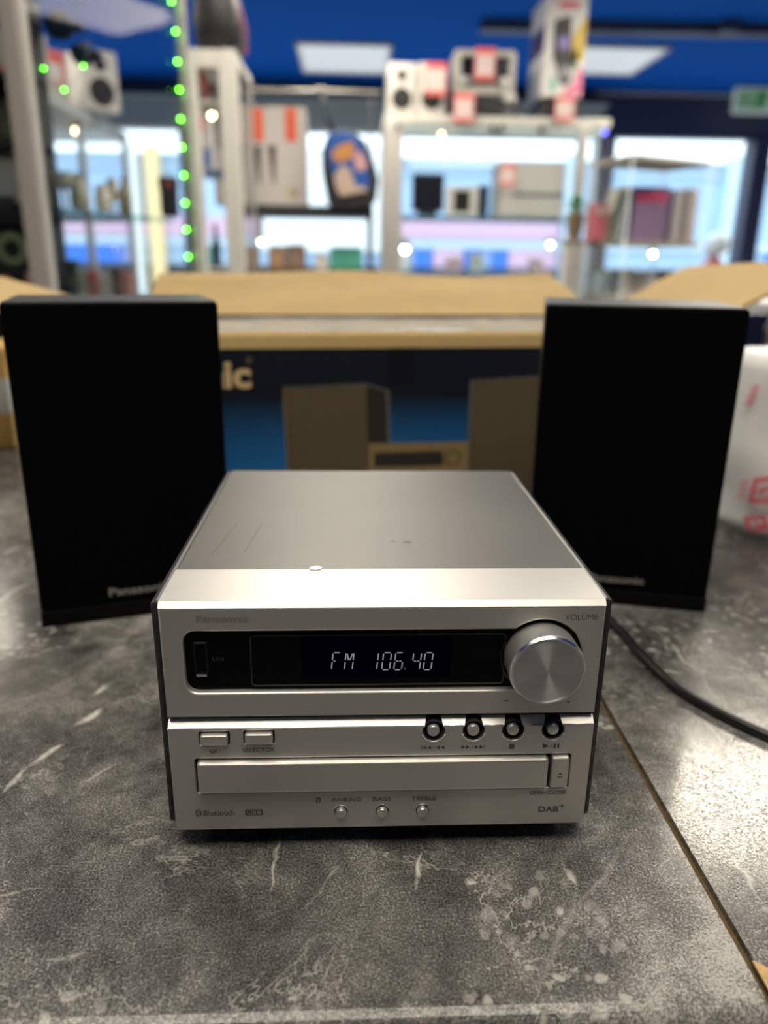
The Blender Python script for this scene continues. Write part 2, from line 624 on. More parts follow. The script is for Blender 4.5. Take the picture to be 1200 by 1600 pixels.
fac = thing('shop_building', 'pale blue shop building across the street with pink fascia', 'building', (0, FY, FLOOR_Z - 0.02))
gz = FLOOR_Z - 0.02
box('facade_wall', -9, 13, 0.0, 5.0, 0.0, fz(252) - gz, PALE, fac)
box('parapet', -9.1, 13.1, -0.12, 0.3, fz(252) - gz, fz(246) - gz, mat('parapet_stone', (0.55, 0.66, 0.78), 0.8), fac)
box('cornice', -9, 13, -0.10, 0.0, fz(268) - gz, fz(262) - gz, mat('parapet_stone', (0.55, 0.66, 0.78), 0.8), fac)
box('fascia_sign', -9, P(872, 350, FY).x, -0.15, 0.0, fz(372) - gz, fz(344) - gz, PINK, fac)
box('white_band', -9, 13, -0.10, 0.0, fz(387) - gz, fz(373) - gz, WHITEF, fac)
box('plinth', -9, 13, -0.06, 0.0, 0.0, fz(417) - gz, mat('dark_plinth', (0.05, 0.06, 0.07), 0.8), fac)
for x0, x1, mm in ((98, 196, BLUEF), (300, 332, mat('green_shutter', (0.05, 0.22, 0.20), 0.6)), (600, 640, WHITEF), (648, 674, BLUEF), (677, 722, PINK), (725, 754, BLUEF), (768, 791, BLUEF), (794, 868, PINK), (880, 905, WHITEF), (1196, 1225, BLUEF)):
    box('shop_panel', P(x0, 400, FY).x, P(x1, 400, FY).x, -0.08, 0.0, fz(416) - gz, fz(388) - gz, mm, fac)
for x0, x1, mm in ((203, 221, mat('white_gap_glow', (0.88, 0.88, 0.82), 0.7)), (233, 254, mat('yellow_gap_glow', (0.95, 0.70, 0.36), 0.7)), (880, 898, WHITEF), (1128, 1150, mat('bright_pilaster', (0.60, 0.78, 0.90), 0.7))):  # first two are made up to imitate bright window gaps between dark goods
    box('shaft', P(x0, 300, FY).x, P(x1, 300, FY).x, -0.25, 0.0, 0.0, fz(236) - gz, mm, fac)
box('bright_shopfront', P(408, 300, FY).x, P(600, 300, FY).x, -0.22, 0.0, fz(394) - gz, fz(236) - gz, mat('bright_shopfront', (0.92, 0.93, 0.93), 0.6), fac)
for k in range(16):   # scalloped bunting under the cornice
    cx = P(645 + k * 12.5, 258, FY).x
    link('scallop', poly_me([[(cx + 0.085 * math.cos(PI + PI * j / 8), fz(252) - gz + 0.11 * math.sin(PI + PI * j / 8)) for j in range(9)]], -0.16), WHITEF, fac)

# ------------------------------------------------------------------ counter
CT = 0.038
FE = -0.094     # front edge
SEAM0, SEAM1 = 0.1496, 0.1538


def worktop(name, x0, x1, label, mm):
    """slab with a rolled front edge, section drawn in y/z"""
    sec = [(FE + 0.012, -CT), (FE + 0.002, -CT + 0.004)]
    r = 0.009
    for k in range(9):
        a = math.radians(180 - 90 * k / 8)
        sec.append((FE + r + r * math.cos(a), -r + r * math.sin(a)))
    sec += [(0.9, 0.0), (1.15, 0.0), (1.15, -CT)]
    n = len(sec)
    xs = [x0, x1]
    vs = [(x, y, z) for x in xs for y, z in sec]
    fs = [(i, (i + 1) % n, n + (i + 1) % n, n + i) for i in range(n)] + [tuple(range(n)), tuple(range(n, 2 * n))]
    me = quads_me(vs, fs)
    bm = bmesh.new()
    bm.from_mesh(me)
    bmesh.ops.recalc_face_normals(bm, faces=bm.faces)
    bm.to_mesh(me)
    bm.free()
    return tag(link(name, me, mm), label, 'worktop')


worktop('worktop', -1.5, SEAM0, 'dark grey marbled worktop under the silver stereo, left of the brown joint', marble_mat('marble_a', (0.13, 0.07, 0), 1.15, (
    (-0.2057, 0.0465, -0.1981, 0.0692, 0.0022, 1.0), (-0.1985, 0.0704, -0.1841, 0.0916, 0.0030, 1.2), (-0.1871, 0.1049, -0.1753, 0.1274, 0.0038, 1.3), (-0.1883, 0.143, -0.175, 0.1641, 0.003, 1.2),
    (-0.1749, -0.0262, -0.1578, -0.0214, 0.0016, 1.0), (-0.1407, -0.061, -0.1274, -0.0576, 0.0022, 0.7), (-0.0509, 0.0165, -0.0528, -0.0297, 0.0014, 0.6), (-0.0209, -0.0088, -0.0353, -0.0393, 0.0013, 0.7),
    (0.0201, -0.0035, 0.0155, -0.0278, 0.0016, 0.9), (-0.3542, 0.3973, -0.3438, 0.4325, 0.004, 0.9), (-0.3104, 0.2938, -0.3024, 0.3416, 0.005, 1.0), (-0.164, 0.0552, -0.1504, 0.0692, 0.0018, 0.7), (0.0882, -0.0118, 0.0915, -0.0281, 0.0022, 1.0), (0.0365, -0.0226, 0.0438, -0.0248, 0.0030, 0.9))))
worktop('worktop', SEAM1, 1.5, 'dark grey marbled worktop carrying the black cable, right of the brown joint', marble_mat('marble_b', (3.3, 1.2, 0), 1.05, (
    (0.1944, 0.1764, 0.2226, 0.1649, 0.003, 0.9), (0.2286, 0.2154, 0.2323, 0.1711, 0.002, 0.8), (0.197, 0.0893, 0.1945, 0.07, 0.0022, 0.9), (0.1718, -0.0033, 0.1737, -0.0435, 0.0016, 0.8), (0.3058, 0.2596, 0.3176, 0.2302, 0.002, 0.7))))
CORE = mat('chipboard', (0.085, 0.055, 0.018), 0.9, var=0.5, vscale=260, bump=0.6, bscale=400)
js = thing('joint_strip', 'brown chipboard strip showing in the joint between the worktops', 'joint', (SEAM0, 0, 0))
box('core', 0.0, SEAM1 - SEAM0, FE + 0.004, 1.14, -CT, -0.0035, CORE, js)
link('chipped_edge', slab_me([(0.0030, -0.094, 0.0003), (0.0120, -0.092, 0.0003), (0.0085, -0.074, 0.0003), (0.0032, -0.070, 0.0003)], 0.0012), mat('raw_chipboard', (0.46, 0.30, 0.13), 0.9, var=0.4, vscale=300), js)
cbm = mat('counter_carcass', (0.03, 0.03, 0.033), 0.6)
cc = thing('shop_counter', 'dark counter base under the marbled worktops', 'counter', (0, 0, FLOOR_Z))
box('carcass', -1.45, 1.45, 0.0, 1.1, 0.08, -FLOOR_Z - CT, cbm, cc)
box('plinth', -1.43, 1.43, 0.05, 1.05, 0.0, 0.08, BLACKM, cc)
for k in range(5):
    box('front_panel', -1.44 + k * 0.578, -1.44 + k * 0.578 + 0.568, -0.018, 0.0, 0.09, -FLOOR_Z - CT - 0.01, cbm, cc, r=0.003)

# ------------------------------------------------------------------ stereo unit
UZ = 0.013
unit = thing('stereo_receiver', 'silver micro stereo with round volume knob and lit radio display', 'stereo', (0, 0, 0))
UH = 0.12
W2 = 0.1


def up(name, me, material, parent=None):
    me.transform(Matrix.Translation((0, 0, UZ)))
    return link(name, me, material, parent or unit)


# casing
up('chassis', box_me(-W2 + 0.001, W2 - 0.001, 0.0075, 0.2245, 0.002, UH - 0.004), BLACKM)
for s in (-1, 1):
    x0, x1 = sorted((s * W2, s * (W2 + 0.0042)))
    up('side_panel', box_me(x0, x1, 0.0035, 0.2262, 0.001, UH - 0.0006, 0.0018, 2), mat('side_panel_black', (0.020, 0.020, 0.022), 0.33))
up('top_cover', box_me(-W2, W2, 0.0386, 0.2254, UH - 0.004, UH, 0.0008, 2), TOPGREY)
up('top_strip', box_me(-W2, W2, 0.0024, 0.0384, UH - 0.004, UH + 0.0003), SILVER)
vs = [(x, y, z) for x in (-W2, W2) for y, z in ((0.0001, UH - 0.0024), (0.0025, UH + 0.0003), (0.0025, UH - 0.0024))]
up('top_chamfer', quads_me(vs, [(0, 3, 4, 1), (1, 4, 5, 2), (2, 5, 3, 0), (0, 1, 2), (3, 5, 4)]), SILVER)
for sx in (-0.078, 0.078):
    for sy in (0.03, 0.195):
        up('foot', lathe_me([(0.008, -UZ), (0.0095, -UZ + 0.002), (0.0095, 0.0022)], origin=(sx, sy, 0)), BLACKM)
# wear on the top
chip = up('chip_mark', plate_me([[(-0.0030, -0.0022), (0.0005, -0.0030), (0.0028, -0.0012), (0.0030, 0.0010), (0.0008, 0.0026), (-0.0014, 0.0018), (-0.0030, 0.0010)]], 0.0004, y=0.0), mat('white_chip', (0.85, 0.83, 0.76), 0.7))
o = chip
o.data.transform(Matrix.Translation((0, 0, -UZ)))
o.data.transform(Matrix(((1, 0, 0, -0.0322), (0, 0, 1, 0.0392), (0, 1, 0, UH + UZ + 0.0004), (0, 0, 0, 1))) )
# smudges and fine scratches on the top cover
SMU = mat('smudge', (0.075, 0.074, 0.070), 0.5, 0.4)
for pol in (((0.0125, 0.0745), (0.0160, 0.0740), (0.0180, 0.0760), (0.0165, 0.0785), (0.0135, 0.0780)), ((0.0060, 0.0770), (0.0085, 0.0765), (0.0090, 0.0785), (0.0070, 0.0790))):
    up('smudge', quads_me([(x, y, UH + 0.00012) for x, y in pol], [tuple(range(len(pol)))]), SMU)
for xa, ya, xb, yb in ((-0.070, 0.062, -0.066, 0.108), (-0.086, 0.060, -0.080, 0.108), (-0.005, 0.098, 0.006, 0.0985)):
    up('scratch', quads_me([(xa - 0.00025, ya, UH + 0.0001), (xa + 0.00025, ya, UH + 0.0001), (xb + 0.00025, yb + 0.0004, UH + 0.0001), (xb - 0.00025, yb + 0.0004, UH + 0.0001)], [(0, 1, 2, 3)]), SMU)
# upper fascia with display window and knob well in one opening
KX, KZ, KR = 0.0722, 0.0920, 0.0189
win = []
x0, z0, z1, rr = -0.0902, 0.0750, 0.1062, 0.0055
for cx, cz, a0 in ((x0 + rr, z1 - rr, 90), (x0 + rr, z0 + rr, 180)):
    for k in range(7):
        a = math.radians(a0 + 90 * k / 6)
        win.append((cx + rr * math.cos(a), cz + rr * math.sin(a)))
ab = math.atan2(z0 - KZ, -math.sqrt(KR ** 2 - (z0 - KZ) ** 2))
at = math.atan2(z1 - KZ, -math.sqrt(KR ** 2 - (z1 - KZ) ** 2))
if ab < 0:
    ab += 2 * PI
for k in range(41):
    a = ab + (at + 2 * PI - ab) * k / 40
    win.append((KX + KR * math.cos(a), KZ + KR * math.sin(a)))
up('upper_fascia', plate_me([[(-W2, 0.0622), (W2, 0.0622), (W2, UH - 0.0022), (-W2, UH - 0.0022)], win], 0.008, 0.0009), SILVER)
up('display_window', box_me(-0.0925, 0.0935, 0.0035, 0.0076, 0.0725, 0.1130), DISPB)
# a thin raised frame of the display lens
up('lens_frame', plate_me([rrect(-0.0608, 0.0560, 0.0770, 0.1030, 0.002), rrect(-0.0604, 0.0556, 0.0774, 0.1026, 0.0018)], 0.0012, y=0.0024), mat('lens_rim', (0.05, 0.05, 0.05), 0.3))  # rim colour lifted to imitate a thin glare line on the lens
up('lens', box_me(-0.0604, 0.0556, 0.0029, 0.0036, 0.0774, 0.1026), DISPB)
up('lcd', plate_me([rrect(-0.0376, 0.0311, 0.0812, 0.1010, 0.001)], 0.0002, y=0.0027), mat('lcd_glow', (0.0005, 0.0005, 0.002), 0.3, emit=(0.05, 0.05, 1.0), estr=0.0018, spec=0.0))
SEG = mat('lcd_segment', (0.3, 0.3, 0.3), 0.5, emit=(0.62, 0.66, 0.70), estr=0.25)


def seg_char(ch, cx, cz, w, h):
    """segmented display character, slanted like the photograph's"""
    L = -w / 2
    R_ = w / 2
    T = h / 2
    B = -h / 2
    g = 0.06 * h
    S = {'a': ((L + g, T), (R_ - g, T)), 'b': ((R_, T - g), (R_, g)), 'c': ((R_, -g), (R_, B + g)), 'd': ((L + g, B), (R_ - g, B)),
         'e': ((L, -g), (L, B + g)), 'f': ((L, T - g), (L, g)), 'g': ((L + g, 0), (-g * .4, 0)), 'h': ((g * .4, 0), (R_ - g, 0)),
         'i': ((L + g, T - g), (-g * .5, g)), 'j': ((R_ - g, T - g), (g * .5, g)), 'l': ((0, T - g), (0, g)), 'm': ((0, -g), (0, B + g)), 'p': ((-0.0002, B + .0004), (0.0002, B + .0004))}
    use = {'F': 'aefg', 'M': 'efbcij', '1': 'lm', '0': 'abcdef', '6': 'afedcgh', '.': 'p', '4': 'fbcgh'}[ch]
    vs, fs = [], []
    for s in use:
        a, b = Vector(S[s][0]), Vector(S[s][1])
        d = (b - a).normalized()
        n = Vector((-d.y, d.x)) * 0.00027
        for q in (a - n, b - n, b + n, a + n):
            vs.append((cx + q.x + q.y * 0.10, 0.00262, cz + q.y))
        fs.append(tuple(range(len(vs) - 4, len(vs))))
    return quads_me(vs, fs)


for ch, px in (('F', 525), ('M', 545.5), ('1', 590), ('0', 604), ('6', 623), ('.', 634.5), ('4', 651), ('0', 669)):
    c = P(px, 1033, 0.0026)
    w = {'1': 0.0014, '.': 0.001, 'F': 0.0034}.get(ch, 0.0036)
    up('display_character', seg_char(ch, c.x, c.z - UZ, w, 0.0088), SEG)
# usb socket
up('usb_socket', plate_me([rrect(-0.0862, -0.0800, 0.0826, 0.0998, 0.0006), rrect(-0.0853, -0.0809, 0.0838, 0.0986, 0.0004)], 0.002, 0.0003, y=0.0024), mat('socket_metal', (0.035, 0.035, 0.035), 0.3, 0.9))
up('usb_contact', box_me(-0.0851, -0.0807, 0.0008, 0.0036, 0.0832, 0.0845), mat('bright_metal', (0.75, 0.75, 0.74), 0.2, 1.0))
up('usb_text', text_me('USB', 0.0052, 0.0017, -0.0755, 0.0907, 0.0034), mat('dim_print', (0.04, 0.04, 0.045), 0.5))
up('sensor_window', plate_me([rrect(0.0400, 0.0530, 0.0905, 0.0955, 0.0005)], 0.0003, y=0.0027), mat('sensor_dark', (0.004, 0.004, 0.005), 0.2, spec=0.1))

# volume knob
KD = 0.0128
kn = up('volume_knob', lathe_me([(0.0168, -0.003), (0.0172, KD - 0.0009), (0.0171, KD - 0.0005)], axis='Y', n=72), mat('knob_side', (0.55, 0.55, 0.54), 0.36, 0.85))
kn.data.transform(Matrix.Translation((KX, 0, KZ)))
rim = link('rim', lathe_me([(0.0171, KD - 0.0006), (0.0163, KD + 0.0006), (0.0155, KD + 0.0006), (0.0155, KD - 0.0006)], axis='Y', n=72, origin=(KX, 0, KZ + UZ)), mat('knob_rim', (0.85, 0.85, 0.85), 0.22, 1.0), kn)
km = bpy.data.materials.new('spun_aluminium')
km.use_nodes = True
nt = km.node_tree
b = nt.nodes['Principled BSDF']
b.inputs['Base Color'].default_value = (0.70, 0.70, 0.70, 1)
b.inputs['Metallic'].default_value = 1.0
b.inputs['Roughness'].default_value = 0.34
b.inputs['Anisotropic'].default_value = 0.88
b.inputs['Anisotropic Rotation'].default_value = 0.25
tg = nt.nodes.new('ShaderNodeTangent')
tg.direction_type = 'RADIAL'
tg.axis = 'Y'
nt.links.new(tg.outputs[0], b.inputs['Tangent'])
link('spun_face', lathe_me([(0.0164, KD - 0.0004), (0.0163, KD + 0.0003), (0.0100, KD + 0.00035), (0.004, KD + 0.00025), (0.0003, KD + 0.0001)], axis='Y', n=72, origin=(KX, 0, KZ + UZ)), km, kn)
up('well_ring', plate_me([circ(KX, KZ, KR - 0.0003, 64), circ(KX, KZ, KR - 0.0010, 64)], 0.003, 0.0003, y=0.0018), BLACKG)

# groove and lower fascia
up('groove', box_me(-W2 + 0.001, W2 - 0.001, 0.0040, 0.0080, 0.0560, 0.0630), mat('groove_dark', (0.06, 0.06, 0.058), 0.4))
LT = 0.0568
keys = [0.0239, 0.0428, 0.0616, 0.0806]
KB = 0.0540
kr, kn2 = 0.0053, 0.0034
out = [(-W2, 0.0), (W2, 0.0), (W2, LT)]
for kx in reversed(keys):
    # notch of a keyhole: narrow throat opening at the top edge
    zt = LT
    a0 = math.asin(min(1, (zt - KB) / kr))
    out.append((kx + kr * math.cos(a0), zt))
    for k in range(25):
        a = a0 - (PI + 2 * a0) * k / 24
        out.append((kx + kr * math.cos(a), KB + kr * math.sin(a)))
out.append((-W2, LT))
holes = [rrect(-0.0858, -0.0716, 0.0478, 0.0552, 0.0008, 3), rrect(-0.0652, -0.0508, 0.0482, 0.0556, 0.0008, 3),
         rrect(-0.0886, 0.0904, 0.0212, 0.0405, 0.0012, 4)] + [circ(sx, 0.0096, 0.0034) for sx in (-0.0200, 0.0, 0.0197)]
up('lower_fascia', plate_me([out] + holes, 0.007, 0.0005, y=-0.0010), SILVER)
# sloping ledge above it, broken at the four key recesses
ed = [-W2] + [v for kx in keys for v in (kx - kn2, kx + kn2)] + [W2]
for i in range(0, len(ed), 2):
    a, b_ = ed[i], ed[i + 1]
    # flare of the recess towards the fascia edge
    fl = math.sqrt(kr ** 2 - (LT - KB) ** 2)
    a2 = a if i == 0 else keys[i // 2 - 1] + fl
    b2 = b_ if i == len(ed) - 2 else keys[i // 2] - fl
    vs = [(a2, -0.0008, LT - 0.0004), (b2, -0.0008, LT - 0.0004), (b_, 0.0030, 0.0598), (a, 0.0030, 0.0598),
          (a2, 0.0055, LT - 0.0004), (b2, 0.0055, LT - 0.0004), (b_, 0.0060, 0.0598), (a, 0.0060, 0.0598)]
    me = quads_me(vs, [(0, 1, 2, 3), (4, 7, 6, 5), (0, 3, 7, 4), (1, 5, 6, 2), (3, 2, 6, 7), (0, 4, 5, 1)])
    up('ledge', me, SILVER)
for kx in keys:
    up('playback_button', lathe_me([(0.0028, -0.006), (0.0030, 0.0010), (0.0026, 0.0018), (0.0012, 0.0020)], axis='Y', n=32, origin=(kx - 0.0003, 0, KB + 0.0004)), SILVER_B)
    up('recess_liner', lathe_me([(kr - 0.0007, -0.0072), (kr - 0.0007, 0.0003), (kr - 0.0002, 0.0003), (kr - 0.0002, -0.0072)], axis='Y', n=32, origin=(kx, 0, KB)), BLACKM)
    rim_o = [(kx + (kr + 0.0006) * math.cos(a), KB + (kr + 0.0006) * math.sin(a)) for a in [math.radians(200 + 140 * k / 16) for k in range(17)]]
    rim_i = [(kx + kr * math.cos(a), KB + kr * math.sin(a)) for a in [math.radians(340 - 140 * k / 16) for k in range(17)]]
    up('button_rim', plate_me([rim_o + rim_i], 0.0009, 0.0002, y=-0.0014), mat('bright_rim', (0.85, 0.84, 0.80), 0.25, 0.8))
for (a, b_, c, d) in ((-0.0850, -0.0724, 0.0487, 0.0545), (-0.0645, -0.0515, 0.0490, 0.0549)):
    up('rectangular_button', box_me(a, b_, -0.0032, 0.004, c, d, 0.0011, 3), SILVER_B)
up('slot_floor', box_me(-0.0895, 0.0912, 0.0048, 0.0078, 0.0205, 0.0412), BLACKM)
up('disc_tray', box_me(-0.0873, 0.0793, -0.0040, 0.005, 0.0226, 0.0398, 0.0016, 3), SILVER)
ej = up('eject_button', box_me(0.0808, 0.0894, -0.0034, 0.005, 0.0226, 0.0400, 0.0012, 3), SILVER)
for sx in (-0.0200, 0.0, 0.0197):
    up('tone_button', lathe_me([(0.0028, -0.005), (0.0028, 0.0022), (0.0023, 0.0030), (0.0010, 0.0032)], axis='Y', n=28, origin=(sx, 0, 0.0093)), SILVER_B)
    up('button_ring', plate_me([circ(sx, 0.0096, 0.0036), circ(sx, 0.0096, 0.00325)], 0.0006, 0.0001, y=-0.0013), mat('bright_rim', (0.85, 0.84, 0.80), 0.25, 0.8))
# printing on the front
yl = -0.00115
for s, w, h, x, z, bo in (('Bluetooth', 0.0148, 0.0033, -0.0788, 0.0100, 0.01), ('OPEN/CLOSE', 0.0180, 0.0021, 0.0808, 0.0186, 0.0), ('BASS', 0.0088, 0.0023, -0.0002, 0.0163, 0.0), ('TREBLE', 0.0118, 0.0023, 0.0202, 0.0163, 0.0), ('-PAIRING', 0.0150, 0.0022, -0.0178, 0.0163, 0.0), ('SELECTOR', 0.0152, 0.0022, -0.0584, 0.0452, 0.0), ('DAB', 0.0100, 0.0034, 0.0818, 0.0088, 0.03), ('+', 0.0024, 0.0024, 0.0884, 0.0104, 0.02)):
    up('printed_word', text_me(s, w, h, x, z, yl, bold=bo), PRINT)
up('printed_word', text_me('VOLUME', 0.0152, 0.0029, 0.0890, 0.1122, -0.0001), PRINT)
up('printed_word', text_me('Panasonic', 0.0230, 0.0034, -0.0720, 0.1125, -0.0001, bold=0.01), mat('faint_print', (0.44, 0.43, 0.42), 0.36, 0.9))
up('printed_word', text_me('-', 0.0026, 0.0005, 0.0574, 0.0694, -0.0001), PRINT)
up('printed_word', text_me('+', 0.0018, 0.0018, 0.0868, 0.0684, -0.0001), PRINT)
# power mark: ring with a bar, slash and stroke
def arcstrip(cx, cz, r, a0, a1, w=0.0003, n=16):
    ps = [(cx + (r + w) * math.cos(math.radians(a0 + (a1 - a0) * k / n)), cz + (r + w) * math.sin(math.radians(a0 + (a1 - a0) * k / n))) for k in range(n + 1)]
    ps += [(cx + (r - w) * math.cos(math.radians(a1 - (a1 - a0) * k / n)), cz + (r - w) * math.sin(math.radians(a1 - (a1 - a0) * k / n))) for k in range(n + 1)]
    return ps
up('power_mark', poly_me([arcstrip(-0.0800, 0.0450, 0.0010, -220, 40), [(-0.0801, 0.0450), (-0.0799, 0.0450), (-0.0799, 0.0463), (-0.0801, 0.0463)], [(-0.0786, 0.0438), (-0.0783, 0.0438), (-0.0776, 0.0463), (-0.0779, 0.0463)], [(-0.0770, 0.0439), (-0.0767, 0.0439), (-0.0767, 0.0462), (-0.0770, 0.0462)]], yl), PRINT)
# playback symbols
def tri(x, z, w, h):
    return [(x, z - h / 2), (x + w, z), (x, z + h / 2)]
def bar(x, z, w, h):
    return [(x, z - h / 2), (x + w, z - h / 2), (x + w, z + h / 2), (x, z + h / 2)]
sl = lambda x, z: [(x, z - 0.0012), (x + 0.0003, z - 0.0012), (x + 0.0012, z + 0.0012), (x + 0.0009, z + 0.0012)]
zz = 0.0451
up('playback_mark', poly_me([bar(0.0180, zz, 0.0004, 0.0022), tri(0.0206, zz, -0.0020, 0.0022), tri(0.0228, zz, -0.0020, 0.0022), sl(0.0232, zz), tri(0.0270, zz, -0.0020, 0.0022), tri(0.0292, zz, -0.0020, 0.0022)], yl), PRINT)
up('playback_mark', poly_me([tri(0.0372, zz, 0.0020, 0.0022), tri(0.0394, zz, 0.0020, 0.0022), sl(0.0418, zz), tri(0.0436, zz, 0.0020, 0.0022), tri(0.0458, zz, 0.0020, 0.0022), bar(0.0480, zz, 0.0004, 0.0022)], yl), PRINT)
up('playback_mark', poly_me([bar(0.0600, zz, 0.0026, 0.0026)], yl), PRINT)
up('playback_mark', poly_me([tri(0.0762, zz, 0.0030, 0.0028), sl(0.0797, zz), bar(0.0814, zz, 0.0010, 0.0026), bar(0.0832, zz, 0.0010, 0.0026)], yl), PRINT)
me = poly_me([tri(0.0, 0.0, 0.0012, 0.0026)], 0)
me.transform(Matrix.Translation((0.0852, -0.00345, 0.0304)) @ Matrix.Rotation(-PI / 2, 4, 'Y'))
link('eject_mark', me, PRINT, ej).data.transform(Matrix.Translation((0, 0, UZ)))
me = poly_me([bar(0.0838, 0.0290, 0.0026, 0.0005)], -0.00345)
link('eject_mark', me, PRINT, ej).data.transform(Matrix.Translation((0, 0, UZ)))
# rune in an oval beside the word, boxed letters further right
def rune(cx, cz, h):
    w = h * 0.26
    pts = [(-w, h * .25), (w, -h * .25), (0, -h * .5), (0, h * .5), (w, h * .25), (-w, -h * .25)]
    polys = []
    for (ax, az), (bx_, bz) in zip(pts[:-1], pts[1:]):
        d = Vector((bx_ - ax, bz - az)).normalized()
        n = Vector((-d.y, d.x)) * h * 0.05
        polys.append([(cx + ax - n.x, cz + az - n.y), (cx + bx_ - n.x, cz + bz - n.y), (cx + bx_ + n.x, cz + bz + n.y), (cx + ax + n.x, cz + az + n.y)])
    return polys
up('wireless_mark', plate_me([rrect(-0.0899, -0.0872, 0.0080, 0.0122, 0.00134)], 0.0001, y=yl), PRINT)
up('wireless_mark', poly_me(rune(-0.08855, 0.0101, 0.0034), yl - 0.0001), SILVER_B)
up('wireless_mark', plate_me([rrect(-0.0320, -0.0298, 0.0147, 0.0179, 0.0010)], 0.0001, y=yl), PRINT)
up('wireless_mark', poly_me(rune(-0.0309, 0.0163, 0.0026), yl - 0.0001), SILVER_B)
up('boxed_badge', plate_me([rrect(-0.0662, -0.0577, 0.0082, 0.0116, 0.0003)], 0.0001, y=yl), PRINT)
up('printed_word', text_me('USB', 0.0066, 0.0022, -0.0619, 0.0099, yl - 0.0001), SILVER_B)

# ------------------------------------------------------------------ loudspeakers
SPK_BODY = mat('speaker_vinyl', (0.006, 0.006, 0.007), 0.42, bump=0.05, bscale=300)
SPK_CLOTH = mat('speaker_cloth', (0.0016, 0.0020, 0.0024), 0.95, bump=0.25, bscale=1600, spec=0.03)


def loudspeaker(origin, ang, label):
    t = thing('loudspeaker', label, 'speaker', (origin[0], origin[1], 0), math.radians(ang), 'pair of black loudspeakers')
    w, h, d = 0.1495, 0.2465, 0.122
    box('cabinet', 0, w, 0.012, d, 0.0, h, SPK_BODY, t, r=0.0016)
    box('baffle_plinth', 0, w, 0.0, 0.014, 0.0, 0.0135, mat('plinth_black', (0.003, 0.003, 0.0035), 0.5, spec=0.1), t, r=0.0012)
    box('grille', 0.0006, w - 0.0006, 0.0, 0.014, 0.0138, h - 0.0008, SPK_CLOTH, t, r=0.0022, seg=3)
    g = text_me('Panasonic', 0.046, 0.0068, w / 2, 0.024, -0.0006, bold=0.02)
    link('badge_text', g, mat('badge_silver', (0.32, 0.31, 0.29), 0.4, 0.4), t)
    return t


loudspeaker((-0.2566, 0.2432), 16.7, 'black loudspeaker standing left of the silver stereo')
loudspeaker((0.1355, 0.2972), -13.2, 'black loudspeaker standing right of the silver stereo')

# ------------------------------------------------------------------ cable
pts = [(0.085, 0.233, 0.05), (0.088, 0.252, 0.02), (0.105, 0.266, 0.0036), (0.150, 0.270, 0.0036), (0.186, 0.258, 0.0036), (0.196, 0.225, 0.0036), (0.1985, 0.186, 0.0036), (0.2066, 0.139, 0.0036), (0.2225, 0.107, 0.0036), (0.243, 0.080, 0.0036), (0.275, 0.050, 0.0036), (0.33, 0.02, 0.0036), (0.42, 0.0, 0.0036), (0.55, 0.01, 0.0036)]
tag(link('power_cable', tube_me(spline(pts), 0.0034, 12), mat('cable_rubber', (0.010, 0.010, 0.011), 0.35)), 'black power cable curving over the worktop right of the stereo', 'cable')

# ------------------------------------------------------------------ open carton
BA = math.radians(7.5)
BW, BD, BH = 0.64, 0.265, 0.204
cart = thing('open_carton', 'open dark blue carton with kraft flaps behind the black loudspeakers', 'box', (0.062, 0.540, 0.0), BA)
PRN = bpy.data.materials.new('carton_print')
PRN.use_nodes = True
nt = PRN.node_tree
b = nt.nodes['Principled BSDF']
tc = nt.nodes.new('ShaderNodeTexCoord')
sp = nt.nodes.new('ShaderNodeSeparateXYZ')
rm = nt.nodes.new('ShaderNodeValToRGB')
rm.color_ramp.elements[0].position = 0.03
rm.color_ramp.elements[0].color = (0.012, 0.16, 0.46, 1)
rm.color_ramp.elements[1].position = 0.135
rm.color_ramp.elements[1].color = (0.0035, 0.0055, 0.014, 1)
nt.links.new(tc.outputs['Object'], sp.inputs[0])
nt.links.new(sp.outputs['Z'], rm.inputs[0])
nt.links.new(rm.outputs[0], b.inputs['Base Color'])
b.inputs['Roughness'].default_value = 0.42
TK = 0.005
BHP = BH - 0.017
box('front_wall', -BW / 2, BW / 2, 0, TK, 0, BHP, PRN, cart)
box('side_wall', -BW / 2, -BW / 2 + TK, TK, BD - TK, 0, BH, PRN, cart)
box('side_wall', BW / 2 - TK, BW / 2, TK, BD - TK, 0, BH, PRN, cart)
box('rear_wall', -BW / 2, BW / 2, BD - TK, BD, 0, BH, PRN, cart)
box('floor_panel', -BW / 2 + TK, BW / 2 - TK, TK, BD - TK, 0, TK, KRAFT, cart)


